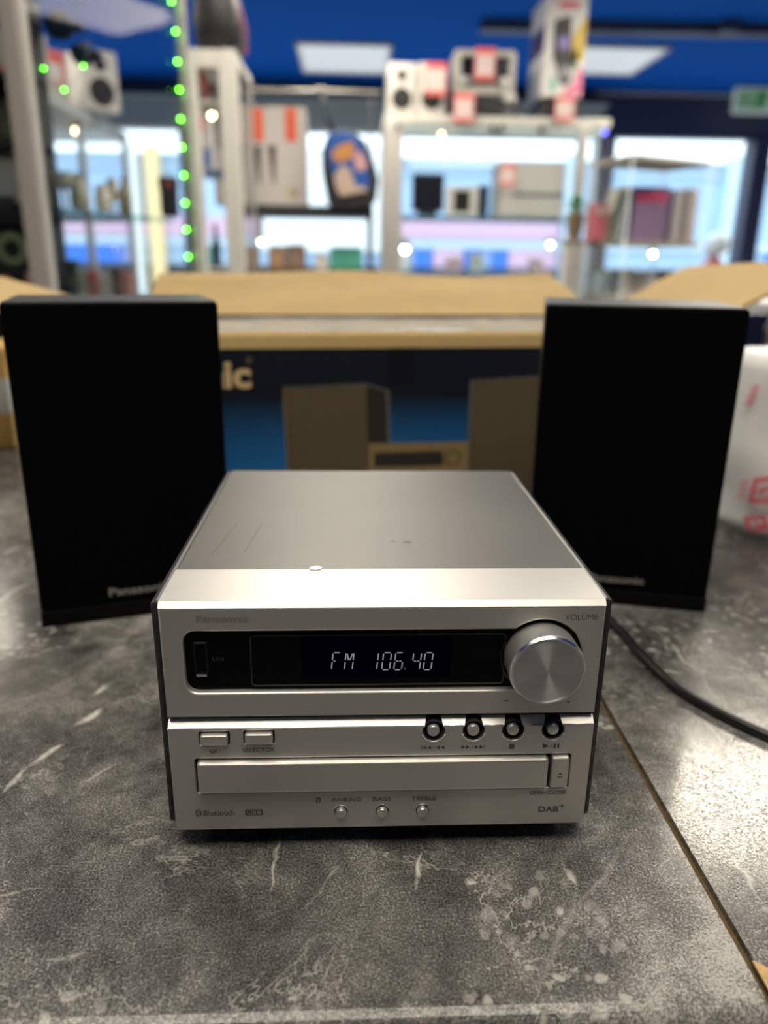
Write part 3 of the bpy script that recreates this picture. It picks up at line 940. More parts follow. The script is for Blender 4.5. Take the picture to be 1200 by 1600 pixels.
def ripple_slab(quad, t, nu, nv, amp, seed):
    """card flap, slightly warped"""
    q = [Vector(v) for v in quad]
    n = (q[1] - q[0]).cross(q[3] - q[0]).normalized()
    top, bot = [], []
    for j in range(nv + 1):
        for i in range(nu + 1):
            u, v = i / nu, j / nv
            p = q[0].lerp(q[1], u).lerp(q[3].lerp(q[2], u), v)
            w = noise.noise(Vector((u * 3 + seed, v * 2, seed))) * amp * v
            top.append(p + n * w)
            bot.append(p + n * (w - t))
    nn = len(top)
    f = []
    for j in range(nv):
        for i in range(nu):
            a = j * (nu + 1) + i
            f.append((a, a + 1, a + nu + 2, a + nu + 1))
            f.append((nn + a, nn + a + nu + 1, nn + a + nu + 2, nn + a + 1))
    edge = [i for i in range(nu + 1)] + [j * (nu + 1) + nu for j in range(1, nv + 1)] + [nv * (nu + 1) + i for i in range(nu - 1, -1, -1)] + [j * (nu + 1) for j in range(nv - 1, 0, -1)]
    for a, b2 in zip(edge, edge[1:] + edge[:1]):
        f.append((a, a + nn, b2 + nn, b2))
    me = quads_me(top + bot, f)
    bm = bmesh.new()
    bm.from_mesh(me)
    bmesh.ops.recalc_face_normals(bm, faces=bm.faces)
    bm.to_mesh(me)
    bm.free()
    return me


# folded kraft lip along the front: the front flap bent back into the box
n = 10
lip = []
for k in range(n + 1):
    a = PI * k / n
    lip.append((0.0035 - 0.0045 * math.cos(a), BH - 0.006 + 0.006 * math.sin(a)))
sec = [(-0.001, BHP)] + lip + [(0.008, BHP)]
vs = [(x, y, z) for x in (-BW / 2, BW / 2) for y, z in sec]
k = len(sec)
link('front_lip', quads_me(vs, [(i, (i + 1) % k, k + (i + 1) % k, k + i) for i in range(k)] + [tuple(range(k)), tuple(range(2 * k - 1, k - 1, -1))]), KRAFT, cart)
link('front_flap', ripple_slab([(-BW / 2 + 0.01, 0.009, BH - 0.004), (BW / 2 - 0.01, 0.009, BH - 0.004), (BW / 2 - 0.02, 0.10, BH - 0.022), (-BW / 2 + 0.02, 0.10, BH - 0.022)], 0.004, 16, 4, 0.006, 3.1), KRAFT, cart)
link('rear_flap', ripple_slab([(-BW / 2 - 0.005, BD, BH), (BW / 2 + 0.005, BD, BH), (BW / 2 - 0.025, BD + 0.13, BH + 0.055), (-BW / 2 + 0.010, BD + 0.13, BH + 0.052)], 0.005, 20, 5, 0.012, 5.7), KRAFT, cart)
link('side_flap', ripple_slab([(BW / 2, 0.0, BH), (BW / 2 + 0.19, 0.03, BH + 0.082), (BW / 2 + 0.13, BD - 0.01, BH + 0.070), (BW / 2, BD, BH)], 0.005, 5, 10, 0.004, 1.2), KRAFT, cart)
link('side_flap', ripple_slab([(-BW / 2, BD, BH), (-BW / 2 - 0.23, BD - 0.03, BH + 0.065), (-BW / 2 - 0.25, 0.03, BH + 0.055), (-BW / 2, 0.0, BH)], 0.005, 6, 10, 0.010, 2.2), KRAFT, cart)


# crumpled clear bag lying in the carton
def sheet_me(x0, x1, y0, y1, z, nu, nv, amp, seed):
    vs, fs = [], []
    for j in range(nv + 1):
        for i in range(nu + 1):
            x = x0 + (x1 - x0) * i / nu
            y = y0 + (y1 - y0) * j / nv
            p = Vector((x * 5 + seed, y * 20, seed))
            h = abs(noise.noise(p)) * 1.3 + 0.6 * abs(noise.noise(p * 2.7)) - 0.5
            vs.append((x, y, z + h * amp))
    for j in range(nv):
        for i in range(nu):
            a = j * (nu + 1) + i
            fs.append((a, a + 1, a + nu + 2, a + nu + 1))
    return quads_me(vs, fs)


PLAS = bpy.data.materials.new('clear_plastic')
PLAS.use_nodes = True
b = PLAS.node_tree.nodes['Principled BSDF']
b.inputs['Base Color'].default_value = (0.62, 0.64, 0.65, 1)
b.inputs['Roughness'].default_value = 0.07
b.inputs['Alpha'].default_value = 0.62
b.inputs['Specular IOR Level'].default_value = 0.6
pb = tag(link('plastic_bag', sheet_me(-BW / 2 + 0.02, BW / 2 - 0.02, 0.018, BD - 0.012, BH - 0.003, 90, 26, 0.0022, 4.4), PLAS), 'crumpled clear plastic bag lying in the open carton', 'bag')
pb.location = cart.location
pb.rotation_euler = cart.rotation_euler
md = pb.modifiers.new('thickness', 'SOLIDIFY')
md.thickness = 0.0012


# printing on the front wall; positions measured on the wall plane
BN = Vector((math.sin(BA), -math.cos(BA), 0))
BO = Vector((0.062, 0.540, 0))
BX = Vector((math.cos(BA), math.sin(BA), 0))


def onbox(px, py):
    d = ray(px, py)
    q = CAM + d * ((BO - CAM).dot(BN) / d.dot(BN))
    return ((q - BO).dot(BX), q.z)


def bprint(name, pts, material, t=0.0006):
    return link(name, plate_me([[onbox(*p) for p in pts]], t, y=-t), material, cart)


BRN = mat('print_brown', (0.080, 0.058, 0.030), 0.6, var=0.12, vscale=60)
BRD = mat('print_dark', (0.018, 0.016, 0.013), 0.5)
GLD = mat('print_gold', (0.20, 0.14, 0.06), 0.5, var=0.25, vscale=50)
RIM = mat('print_edge', (0.10, 0.095, 0.09), 0.5)
bprint('pictured_speaker', [(444, 606), (572, 601), (578, 780), (452, 780)], BRN)
bprint('pictured_speaker_side', [(572, 601), (603, 611), (607, 740), (577, 760)], BRD)
bprint('pictured_edge', [(603, 611), (608, 612), (610, 740), (606, 740)], RIM)
bprint('pictured_edge', [(442, 605), (572, 599), (608, 610), (608, 613), (572, 602), (443, 608)], RIM)
bprint('pictured_edge', [(442, 606), (447, 606), (455, 780), (450, 780)], GLD)
bprint('pictured_speaker', [(739, 595), (862, 588), (854, 775), (730, 775)], BRN)
bprint('pictured_edge', [(735, 596), (740, 595), (733, 760), (728, 760)], RIM)
bprint('pictured_edge', [(736, 594), (862, 586), (862, 589), (736, 597)], RIM)
bprint('pictured_stereo', [(576, 693), (732, 690), (730, 745), (576, 747)], GLD, 0.0008)
bprint('pictured_display', [(585, 707), (692, 704), (692, 727), (585, 729)], BRD, 0.0010)
c = onbox(707, 715)
link('pictured_knob', plate_me([circ(c[0], c[1], 0.0095)], 0.0012, y=-0.0012), BRD, cart)
link('pictured_knob', plate_me([circ(c[0], c[1], 0.0078)], 0.0014, y=-0.0014), GLD, cart)
c = onbox(306, 585)
g0, g1 = onbox(393, 600), onbox(122, 567)
link('carton_lettering', text_me('Panasonic', abs(g0[0] - g1[0]), 0.030, (g0[0] + g1[0]) / 2, c[1] - 0.0005, -0.0009, bold=0.035), mat('print_cream', (0.50, 0.37, 0.19), 0.5), cart)
c = onbox(389, 563)
link('registered_mark', plate_me([circ(c[0], c[1], 0.0028), circ(c[0], c[1], 0.0018)], 0.0006, y=-0.0009), GLD, cart)
# tape running down from the lip
tape = glass_mat('brown_tape', (0.93, 0.92, 0.90), 1.25, 0.3)
c0, c1 = onbox(607, 540), onbox(648, 600)
link('tape', plate_me([[(c0[0], c0[1]), (c1[0], c0[1]), (c1[0], c1[1]), (c0[0], c1[1])]], 0.0003, y=-0.0012), tape, cart)

# ------------------------------------------------------------------ printed plastic bag on the right
BAGM = mat('white_bag', (0.82, 0.83, 0.82), 0.38, var=0.08, vscale=14)
a0, a1 = onz(1137, 826, 0.0), onz(1200, 846, 0.0)
zt = P(1172, 548, 0.47).z
bag = thing('carrier_bag', 'white plastic bag with red print beside the right loudspeaker', 'bag', (a0.x, a0.y, 0), math.atan2(a1.y - a0.y, a1.x - a0.x))
bm = bmesh.new()
bmesh.ops.create_cube(bm, size=1.0)
bmesh.ops.subdivide_edges(bm, edges=bm.edges, cuts=11, use_grid_fill=True)
for v in bm.verts:
    c = v.co.copy()
    x = (c.x + 0.5) * 0.31 - 0.05
    y = (c.y + 0.5) * 0.16
    z = (c.z + 0.5) * zt
    hgt = c.z + 0.5
    x += hgt * 0.012
    wv = Vector((x * 14, y * 14, z * 14 + 3))
    k = min(1.0, hgt * 6)
    d = noise.noise_vector(wv) * 0.009 * k + noise.noise_vector(wv * 2.6) * 0.0035 * k
    if hgt > 0.98:
        z -= 0.012 * abs(noise.noise(wv * 1.4))
    v.co = Vector((x + d.x * (0.3 if x < -0.04 else 1), y + d.y * 0.9, z + d.z * 0.6 * (1 if hgt < 0.99 else 0.4)))
bagbody = link('film', finish(bm, smooth=True), BAGM, bag)
bagbody.data.transform(Matrix.Identity(4))
RED = mat('red_print', (0.80, 0.16, 0.22), 0.5)
ba = math.atan2(a1.y - a0.y, a1.x - a0.x)
bagX = Vector((math.cos(ba), math.sin(ba), 0))
bagN = Vector((math.sin(ba), -math.cos(ba), 0))


def onbag(px, py):
    d = ray(px, py)
    o_ = a0 + bagN * 0.006
    q = CAM + d * ((o_ - CAM).dot(bagN) / d.dot(bagN))
    return ((q - a0).dot(bagX), q.z)


def bag_print(name, polys, t=0.0004):
    return link(name, poly_me(polys, -0.0085), RED, bag)


def stroke(pts, w, closed=False):
    out = []
    seq = list(zip(pts[:-1], pts[1:])) + ([(pts[-1], pts[0])] if closed else [])
    for a, b2 in seq:
        a, b2 = Vector(a), Vector(b2)
        d = (b2 - a).normalized()
        n2 = Vector((-d.y, d.x)) * w / 2
        e = d * w * 0.4
        out.append([tuple(a - n2 - e), tuple(b2 - n2 + e), tuple(b2 + n2 + e), tuple(a + n2 - e)])
    return out


bag_print('recycling_mark', stroke([onbag(*p) for p in ((1175, 782), (1183, 750), (1205, 748), (1222, 765), (1205, 782))], 0.005, True))
bag_print('recycling_mark', stroke([onbag(*p) for p in ((1190, 769), (1200, 762))], 0.004))
bag_print('printed_mark', stroke([onbag(*p) for p in ((1172, 826), (1168, 810), (1195, 808), (1200, 822), (1185, 828))], 0.005))
bag_print('printed_mark', stroke([onbag(*p) for p in ((1182, 818), (1210, 826))], 0.004))
for x0, y0, nrow in ((1153, 778, 5), (1166, 632, 6)):
    pol = []
    for r_ in range(nrow):
        yy = y0 - r_ * (6.2 if nrow == 5 else 5.5)
        xx = x0 + r_ * 2.2
        pol += stroke([onbag(xx, yy), onbag(xx + 13 - (r_ % 2) * 3, yy - 3)], 0.0016)
    bag_print('printed_mark', pol)

# cartons standing behind the bag
p0 = P(1168, 520, 0.75)
nb = thing('navy_carton', 'navy carton behind the white plastic bag at the right', 'box', (p0.x, 0.75, 0))
nz1 = P(1185, 492, 0.75).z
nx1 = P(1194, 520, 0.75).x - p0.x
NAVB = mat('navy_card', (0.015, 0.03, 0.13), 0.5)
box('body', -0.02, nx1, 0, 0.16, 0, nz1, NAVB, nb, r=0.002)
box('lid_edge', -0.022, nx1 + 0.002, -0.002, 0.162, nz1 - 0.012, nz1 + 0.001, NAVB, nb, r=0.001)
pk = thing('pale_pink_carton', 'pale pink carton at the right edge behind the white plastic bag', 'box', (p0.x + nx1 + 0.012, 0.76, 0))
PKM = mat('pale_pink_card', (0.62, 0.42, 0.45), 0.6)
box('body', 0, 0.16, 0, 0.14, 0, nz1 - 0.01, PKM, pk, r=0.003)
box('lid', -0.002, 0.162, -0.002, 0.142, nz1 - 0.03, nz1 + 0.016, mat('white_lid', (0.75, 0.74, 0.74), 0.4), pk, r=0.006)
# tan box at the left edge
p1 = onz(20, 702, 0.0)
tb = thing('tan_parcel', 'tan parcel with pale tape at the left edge behind the loudspeaker', 'box', (p1.x - 0.20, p1.y, 0))
TAN = mat('tan_card', (0.52, 0.33, 0.10), 0.7)
box('body', 0, 0.205, 0, 0.12, 0, 0.150, TAN, tb, r=0.003)
box('pale_tape', 0.0, 0.206, -0.001, 0.121, 0.055, 0.105, mat('pale_tape', (0.55, 0.56, 0.52), 0.4), tb, r=0.001)
box('lid', -0.002, 0.207, -0.002, 0.122, 0.135, 0.151, TAN, tb, r=0.002)


# ------------------------------------------------------------------ shop fittings
def price_card(px0, py0, px1, py1, Y, label, tilt=0.0, group='red price cards'):
    a, b_ = P(px0, py1, Y), P(px1, py0, Y)
    w, h = b_.x - a.x, b_.z - a.z
    t = thing('price_card', label, 'price card', ((a.x + b_.x) / 2, Y, a.z), tilt, group)
    box('card', -w / 2, w / 2, -0.001, 0.001, 0, h, REDTAG, t)
    box('white_panel', -w * 0.44, w * 0.44, -0.0022, -0.001, h * 0.14, h * 0.80, mat('pink_white_card', (0.66, 0.52, 0.50), 0.6), t)
    return t


def spot(px, py, Y, topz, r, strength, label, col=(1.0, 0.80, 0.42)):
    """small cabinet spot lamp hanging from the board above it"""
    p = P(px, py, Y)
    t = thing('spot_lamp', label, 'lamp', (p.x, Y, p.z), 0, 'cabinet spot lamps')
    link('holder', lathe_me([(r * 1.3, r * 0.7), (r * 1.3, max(topz - p.z, r * 1.2))], n=16), ALU, t)
    link('bulb', lathe_me([(r * 0.2, -r), (r * 0.8, -r * 0.6), (r, 0), (r * 0.9, r * 0.7)], n=16), mat('bulb_%02d_%d' % (int(strength), int(col[0] * 100)), (0.8, 0.8, 0.8), 0.4, emit=col, estr=strength), t)
    return t


# ---- glass cabinet with the white top in the middle right
Y = 3.5
cx0, cx1 = P(600, 195, Y).x, P(955, 195, Y).x
ctz = P(780, 182, Y).z
cbz = P(780, 209, Y).z
cabD = thing('display_cabinet', 'white topped glass display cabinet carrying the stereos and party speaker box', 'cabinet', (0, 0, FLOOR_Z))
F = -FLOOR_Z
box('top_board', cx0, cx1, Y, Y + 0.42, cbz + F + 0.035, ctz + F, WHITEP, cabD, r=0.003)
box('light_rail', cx0 + 0.03, cx1 - 0.03, Y + 0.01, Y + 0.03, cbz + F, cbz + F + 0.035, mat('pale_rail', (0.50, 0.60, 0.60), 0.4), cabD)
box('base_cabinet', cx0, cx1, Y, Y + 0.42, 0.0, 0.62, WHITEP, cabD, r=0.003)
for xa, xb in ((cx0, P(628, 300, Y).x), (P(898, 300, Y).x, P(912, 300, Y).x)):
    box('post', xa, xb, Y, Y + 0.05, 0.62, cbz + F + 0.035, ALU, cabD, r=0.003)
for xa in (cx0, cx1 - 0.03):
    box('rear_post', xa, xa + 0.03, Y + 0.39, Y + 0.42, 0.62, cbz + F + 0.035, ALU, cabD, r=0.003)
shz = P(750, 337, Y).z
for z_ in (shz, P(750, 425, Y).z):
    box('glass_shelf', cx0 + 0.02, cx1 - 0.05, Y + 0.03, Y + 0.38, z_ + F - 0.012, z_ + F, GEDGE, cabD)
box('glass_door', cx0 + 0.08, (cx0 + cx1) / 2 - 0.002, Y - 0.008, Y - 0.002, 0.63, cbz + F + 0.02, GLASS, cabD)
box('glass_door', (cx0 + cx1) / 2 + 0.002, cx1 - 0.02, Y - 0.008, Y - 0.002, 0.63, cbz + F + 0.02, GLASS, cabD)
for xx in (P(622, 197, Y).x, P(770, 200, Y).x, P(784, 200, Y).x, P(846, 203, Y).x):
    box('hinge', xx - 0.008, xx + 0.008, Y - 0.012, Y + 0.01, cbz + F + 0.01, cbz + F + 0.035, BLACKP, cabD, r=0.002)
spot(690, 206, Y + 0.03, cbz + 0.034, 0.011, 34, 'glowing spot lamp under the cabinet top below the white speakers')


spot(945, 207, Y + 0.02, cbz + 0.034, 0.008, 9, 'small blue lamp at the right end of the white cabinet top', (0.05, 0.05, 1.0))


# ---- white two way speakers on that cabinet
def white_speaker(px0, px1, Yf, label, rz=0.0, x=None, z=None, h=None, w=None, group='white studio speakers'):
    if x is None:
        a, b_ = P(px0, 172, Yf), P(px1, 98, Yf)
        w, h = b_.x - a.x, b_.z - ctz
        x, z = (a.x + b_.x) / 2, ctz
    t = thing('studio_speaker', label, 'speaker', (x, Yf, z), rz, group)
    body = mat('white_speaker_body', (0.60, 0.58, 0.54), 0.45)
    box('body', -w / 2, w / 2, 0.0, 0.20, 0, h, body, t, r=0.008)
    for nm, rad, zz_ in (('woofer', w * 0.315, h * 0.32), ('tweeter', w * 0.15, h * 0.76)):
        o_ = link(nm, lathe_me([(rad * 1.12, -0.001), (rad * 1.12, 0.003), (rad, 0.003), (rad * 0.55, -0.0), (rad * 0.3, 0.002), (0.002, 0.003)], axis='Y', n=28, origin=(0, 0, zz_)), BLACKM, t)
    return t


white_speaker(605, 651, Y + 0.02, 'left white two way speaker on the cabinet beside the red card')
white_speaker(652, 698, Y + 0.02, 'white two way speaker half covered by a red price card')
price_card(665, 98, 699, 149, Y - 0.03, 'red price card on the second white speaker')

# ---- silver tabletop stereo over a black unit
a, b_ = P(706, 178, Y), P(812, 146, Y)
bk = thing('black_amplifier', 'low black hi-fi unit under the silver framed radio', 'amplifier', (a.x, Y + 0.02, ctz))
w = b_.x - a.x
h = P(760, 146, Y).z - ctz
box('body', 0, w, 0, 0.26, 0.01, h, mat('amp_black', (0.012, 0.013, 0.016), 0.35), bk, r=0.004)
for kx in (w * 0.88, w * 0.97):
    link('knob', lathe_me([(0.016, -0.002), (0.016, 0.018), (0.013, 0.022), (0.002, 0.022)], axis='Y', n=20, origin=(kx - 0.02, 0, h * 0.82)), SILVER_B, bk)
link('jog_dial', lathe_me([(0.02, -0.002), (0.02, 0.012), (0.015, 0.016), (0.002, 0.016)], axis='Y', n=20, origin=(w * 0.85, 0, h * 0.26)), mat('dial_grey', (0.10, 0.11, 0.13), 0.3), bk)
for kx in (0.03, w - 0.03):
    box('foot', kx - 0.012, kx + 0.012, 0.02, 0.05, 0, 0.011, BLACKM, bk)
rd = thing('silver_radio', 'silver framed tabletop radio with dark screen and red card', 'radio', (a.x + 0.005, Y + 0.03, ctz + h))
w2 = P(809, 100, Y).x - P(711, 100, Y).x
h2 = P(760, 75, Y).z - ctz - h
SILR = mat('radio_silver', (0.46, 0.45, 0.41), 0.4, 0.3)
link('frame', plate_me([rrect(0, w2, 0, h2, 0.016), rrect(w2 * 0.12, w2 * 0.90, h2 * 0.20, h2 * 0.86, 0.004)], 0.03, 0.003), SILR, rd)
box('body', 0.004, w2 - 0.004, 0.028, 0.18, 0.0, h2 - 0.004, SILR, rd, r=0.004)
box('screen', w2 * 0.11, w2 * 0.91, 0.012, 0.020, h2 * 0.42, h2 * 0.87, mat('screen_black', (0.008, 0.010, 0.012), 0.2), rd)
box('control_panel', w2 * 0.11, w2 * 0.91, 0.010, 0.020, h2 * 0.19, h2 * 0.42, mat('control_grey', (0.16, 0.16, 0.155), 0.4), rd)
for kf, kr_ in ((0.19, 0.018), (0.82, 0.018)):
    link('knob', lathe_me([(kr_, -0.01), (kr_, 0.012), (kr_ * 0.8, 0.015), (0.002, 0.015)], axis='Y', n=20, origin=(w2 * kf, 0, h2 * 0.30)), SILVER_B, rd)
for kf in (0.33, 0.41, 0.49, 0.57, 0.65, 0.72):
    box('button', w2 * kf - 0.006, w2 * kf + 0.006, 0.004, 0.011, h2 * 0.26, h2 * 0.34, BLACKP, rd, r=0.001)
price_card(741, 75, 775, 125, Y - 0.03, 'red price card on the screen of the silver radio')
price_card(708, 146, 742, 190, Y - 0.03, 'red price card hanging over the low black unit')

# ---- party speaker box
a, b_ = P(846, 150, Y), P(921, -12, Y)
pbx = thing('party_speaker_box', 'tall white box picturing a black party speaker on the cabinet', 'box', (a.x, Y + 0.0, ctz))
w = b_.x - a.x
h = P(880, -14, Y).z - ctz
h0 = P(880, 151, Y).z - ctz
box('riser', 0.01, w - 0.01, 0.05, 0.30, 0, h0, mat('riser_black', (0.02, 0.02, 0.025), 0.5), pbx)
box('body', 0, w, 0.0, 0.30, h0, h, WHITECARD, pbx, r=0.003)
box('purple_side', -0.002, 0.0, 0.02, 0.28, h0 + (h - h0) * 0.45, h0 + (h - h0) * 0.72, mat('print_purple', (0.05, 0.03, 0.12), 0.5), pbx)


def pprint(name, poly, col, lay=1):
    return link(name, plate_me([[(u * w, h0 + v * (h - h0)) for u, v in poly]], 0.001, y=-0.001 * lay), mat('pp_%s_%d' % (name, int(col[0] * 1000 + col[1] * 100)), col, 0.5), pbx)


pprint('printed_band', [(0.62, 0.55), (1.0, 0.78), (1.0, 0.38), (0.72, 0.30)], (0.62, 0.45, 0.08))
pprint('printed_green', [(0.72, 0.44), (0.85, 0.46), (0.82, 0.28), (0.70, 0.26)], (0.20, 0.42, 0.22))
pprint('printed_pink', [(0.55, 0.02), (1.0, 0.02), (1.0, 0.28), (0.86, 0.30), (0.80, 0.14), (0.55, 0.06)], (0.72, 0.20, 0.35))
pprint('printed_teal', [(0.18, 0.06), (0.34, 0.04), (0.34, 0.18), (0.20, 0.20)], (0.18, 0.48, 0.42))
pprint('printed_speaker', [(0.20, 0.73), (0.60, 0.78), (0.64, 0.60), (0.70, 0.40), (0.72, 0.16), (0.58, 0.10), (0.42, 0.14), (0.30, 0.32), (0.22, 0.36)], (0.035, 0.033, 0.032), 2)
for (u, v), rad, col in (((0.47, 0.52), 0.16, (0.22, 0.18, 0.45)), ((0.56, 0.24), 0.15, (0.24, 0.24, 0.28))):
    link('pictured_cone', plate_me([circ(u * w, h0 + v * (h - h0), rad * w, 24)], 0.001, y=-0.003), mat('cone_%d' % int(v * 100), col, 0.4), pbx)
pprint('printed_title', [(0.26, 0.84), (0.80, 0.84), (0.74, 0.91), (0.34, 0.91)], (0.72, 0.16, 0.20))
price_card(866, 151, 899, 188, Y - 0.03, 'red price card under the party speaker box')

# ---- goods on the glass shelf
a, b_ = P(643, 332, Y + 0.1), P(695, 272, Y + 0.1)
mo = thing('small_monitor', 'dark flat monitor on the glass shelf, leftmost', 'monitor', (a.x, Y + 0.1, shz))
w, h = b_.x - a.x, b_.z - shz
box('bezel', 0, w, 0.0, 0.02, 0.02, h, mat('monitor_black', (0.012, 0.012, 0.016), 0.3), mo, r=0.004)
box('screen', 0.012, w - 0.012, -0.002, 0.001, 0.035, h - 0.012, mat('monitor_screen', (0.018, 0.018, 0.03), 0.12), mo)
box('stand', w * 0.2, w * 0.8, 0.0, 0.09, 0, 0.022, BLACKP, mo, r=0.004)
a, b_ = P(697, 334, Y + 0.06), P(748, 291, Y + 0.06)
fr = thing('photo_frame', 'pale framed dark display standing beside the small monitor', 'frame', (a.x, Y + 0.07, shz))
w, h = b_.x - a.x, b_.z - shz
link('frame', plate_me([rrect(0, w, 0, h, 0.004), rrect(w * 0.24, w * 0.76, h * 0.14, h * 0.86, 0.002)], 0.02, 0.002), WHITEP, fr)
box('dark_panel', w * 0.22, w * 0.78, 0.008, 0.018, h * 0.12, h * 0.88, mat('dark_panel', (0.02, 0.02, 0.018), 0.3), fr)
box('prop', w * 0.4, w * 0.6, 0.018, 0.06, 0, h * 0.5, WHITEP, fr)
a, b_ = P(747, 333, Y + 0.1), P(766, 289, Y + 0.1)
t = thing('navy_game_case', 'narrow navy case upright between the frame and the console box', 'case', (a.x, Y + 0.12, shz))
w, h = b_.x - a.x, b_.z - shz
box('shell', 0, w, 0, 0.10, 0, h, mat('case_navy', (0.02, 0.035, 0.09), 0.4), t, r=0.003)
box('spine_label', w * 0.2, w * 0.8, -0.001, 0.001, h * 0.1, h * 0.9, mat('spine_navy', (0.03, 0.05, 0.12), 0.4), t)
a, b_ = P(778, 338, Y + 0.05), P(886, 254, Y + 0.05)
t = thing('console_box', 'white console carton with dark stripe on the glass shelf', 'box', (a.x, Y + 0.06, shz))
w, h = b_.x - a.x, b_.z - shz
CB = mat('console_white', (0.50, 0.50, 0.47), 0.5)
box('body', 0, w, 0, 0.22, 0, h, CB, t, r=0.003)
box('dark_stripe', w * 0.22, w * 1.0, -0.001, 0.002, h * 0.38, h * 0.44, mat('stripe_black', (0.04, 0.04, 0.045), 0.4), t)
box('lid_flap', -0.001, w + 0.001, -0.002, 0.222, h * 0.94, h + 0.001, CB, t, r=0.001)
price_card(781, 256, 806, 290, Y - 0.02, 'faded red card beside the console carton in the cabinet')
spot(860, 383, Y + 0.2, P(860, 372, Y + 0.2).z, 0.009, 40, 'bright white spot lamp below the console carton', (1, 0.97, 0.9))
spot(633, 390, Y + 0.1, P(633, 372, Y + 0.1).z, 0.013, 40, 'large white spot lamp in the lower left of the glass cabinet', (0.9, 1.0, 0.98))
link_z = P(750, 425, Y).z
for i, (px0, px1, py, col, lab) in enumerate(((612, 640, 395, (0.70, 0.72, 0.74), 'pale carton on the lower glass shelf, leftmost'), (698, 722, 402, (0.60, 0.42, 0.52), 'pink carton on the lower glass shelf'), (735, 755, 396, (0.55, 0.62, 0.62), 'pale teal carton on the lower glass shelf'), (830, 850, 404, (0.62, 0.45, 0.55), 'mauve carton on the lower glass shelf, rightmost'))):
    a, b_ = P(px0, 420, Y + 0.2), P(px1, py, Y + 0.2)
    t = thing('small_carton', lab, 'box', (a.x, Y + 0.2, link_z), 0, 'small cartons on the lower glass shelf')
    w, h = b_.x - a.x, max(0.03, b_.z - link_z)
    mm = mat('small_carton_%d' % i, col, 0.6)
    box('body', 0, w, 0, 0.08, 0, h, mm, t, r=0.002)
    box('lid', -0.001, w + 0.001, -0.001, 0.081, h * 0.85, h + 0.001, WHITECARD, t, r=0.001)

# ---- dark open rack in the middle
Y = 3.0
rk = thing('open_rack', 'black open rack holding white cartons and the hanging blue packet', 'rack', (0, 0, FLOOR_Z))
rx0, rx1 = P(360, 300, Y).x, P(583, 300, Y).x
rz = P(480, 321, Y).z
rz2 = P(480, 423, Y).z
BR = mat('rack_black', (0.012, 0.012, 0.013), 0.5)
box('shelf_board', rx0, rx1, Y, Y + 0.35, rz + F - 0.034, rz + F, BR, rk, r=0.002)
box('shelf_board', rx0, rx1, Y, Y + 0.35, rz2 + F - 0.03, rz2 + F, BR, rk, r=0.002)
box('shelf_board', rx0, rx1, Y, Y + 0.35, 0.1, 0.13, BR, rk, r=0.002)
for xa in (rx0, rx1 - 0.016):
    for ya in (Y, Y + 0.33):
        box('post', xa, xa + 0.016, ya, ya + 0.02, 0, rz + F, BR, rk)
htop = P(500, 138, Y).z
arm_x = P(501, 150, Y).x
hk = thing('hanging_rail', 'slim rail with a hook over the black rack', 'rail', (0, 0, 0))
link('rail', tube_me([(rx0 - 0.01, Y + 0.05, htop), (rx1 + 0.03, Y + 0.05, htop)], 0.006, 10), ALU, hk)
for xa in (rx0 + 0.004, rx1 - 0.005):
    link('upright', tube_me([(xa, Y + 0.3, FLOOR_Z), (xa, Y + 0.3, htop), (xa, Y + 0.05, htop)], 0.005, 8), ALU, hk)
link('hook_block', box_me(arm_x - 0.022, arm_x + 0.022, Y + 0.03, Y + 0.07, htop - 0.006, htop + 0.012, 0.004), mat('hook_cream', (0.55, 0.53, 0.48), 0.5), hk)
for i, (px0, px1, tag0, dk) in enumerate(((336, 412, 393, 0.86), (414, 477, 445, 0.22))):
    a, b_ = P(px0, 319, Y + 0.04), P(px1, 168, Y + 0.04)
    t = thing('white_carton', ('white carton with red tab on the black rack behind the white post', 'white carton with red tab on the black rack, right of its twin')[i], 'box', (a.x, Y + 0.04, rz), 0, 'white cartons on the black rack')
    w, h = b_.x - a.x, b_.z - rz
    box('body', 0, w, 0, 0.16, 0, h, mat('warm_white_card', (0.50, 0.47, 0.45), 0.6, var=0.06, vscale=20), t, r=0.003)
    u = P(tag0, 200, Y + 0.04).x - a.x
    box('red_tab', u, u + 0.046, -0.001, 0.001, h * 0.66, h * 0.99, mat('tab_red', (0.66, 0.11, 0.05), 0.6), t)
    link('pictured_tool', plate_me([[(w * dk - 0.018, h * 0.62), (w * dk + 0.014, h * 0.62), (w * dk + 0.006, h * 0.22), (w * dk - 0.002, h * 0.22)]], 0.0008, y=-0.0008), mat('tool_dark', (0.045, 0.035, 0.03), 0.5), t)
    for k, c_ in enumerate(((0.55, 0.40, 0.08), (0.15, 0.35, 0.2), (0.45, 0.12, 0.08))):
        box('colour_dot', w * 0.55 + k * 0.014, w * 0.55 + k * 0.014 + 0.012, -0.001, 0.001, h * 0.09, h * 0.18, mat('dot_%d' % k, c_, 0.5), t)
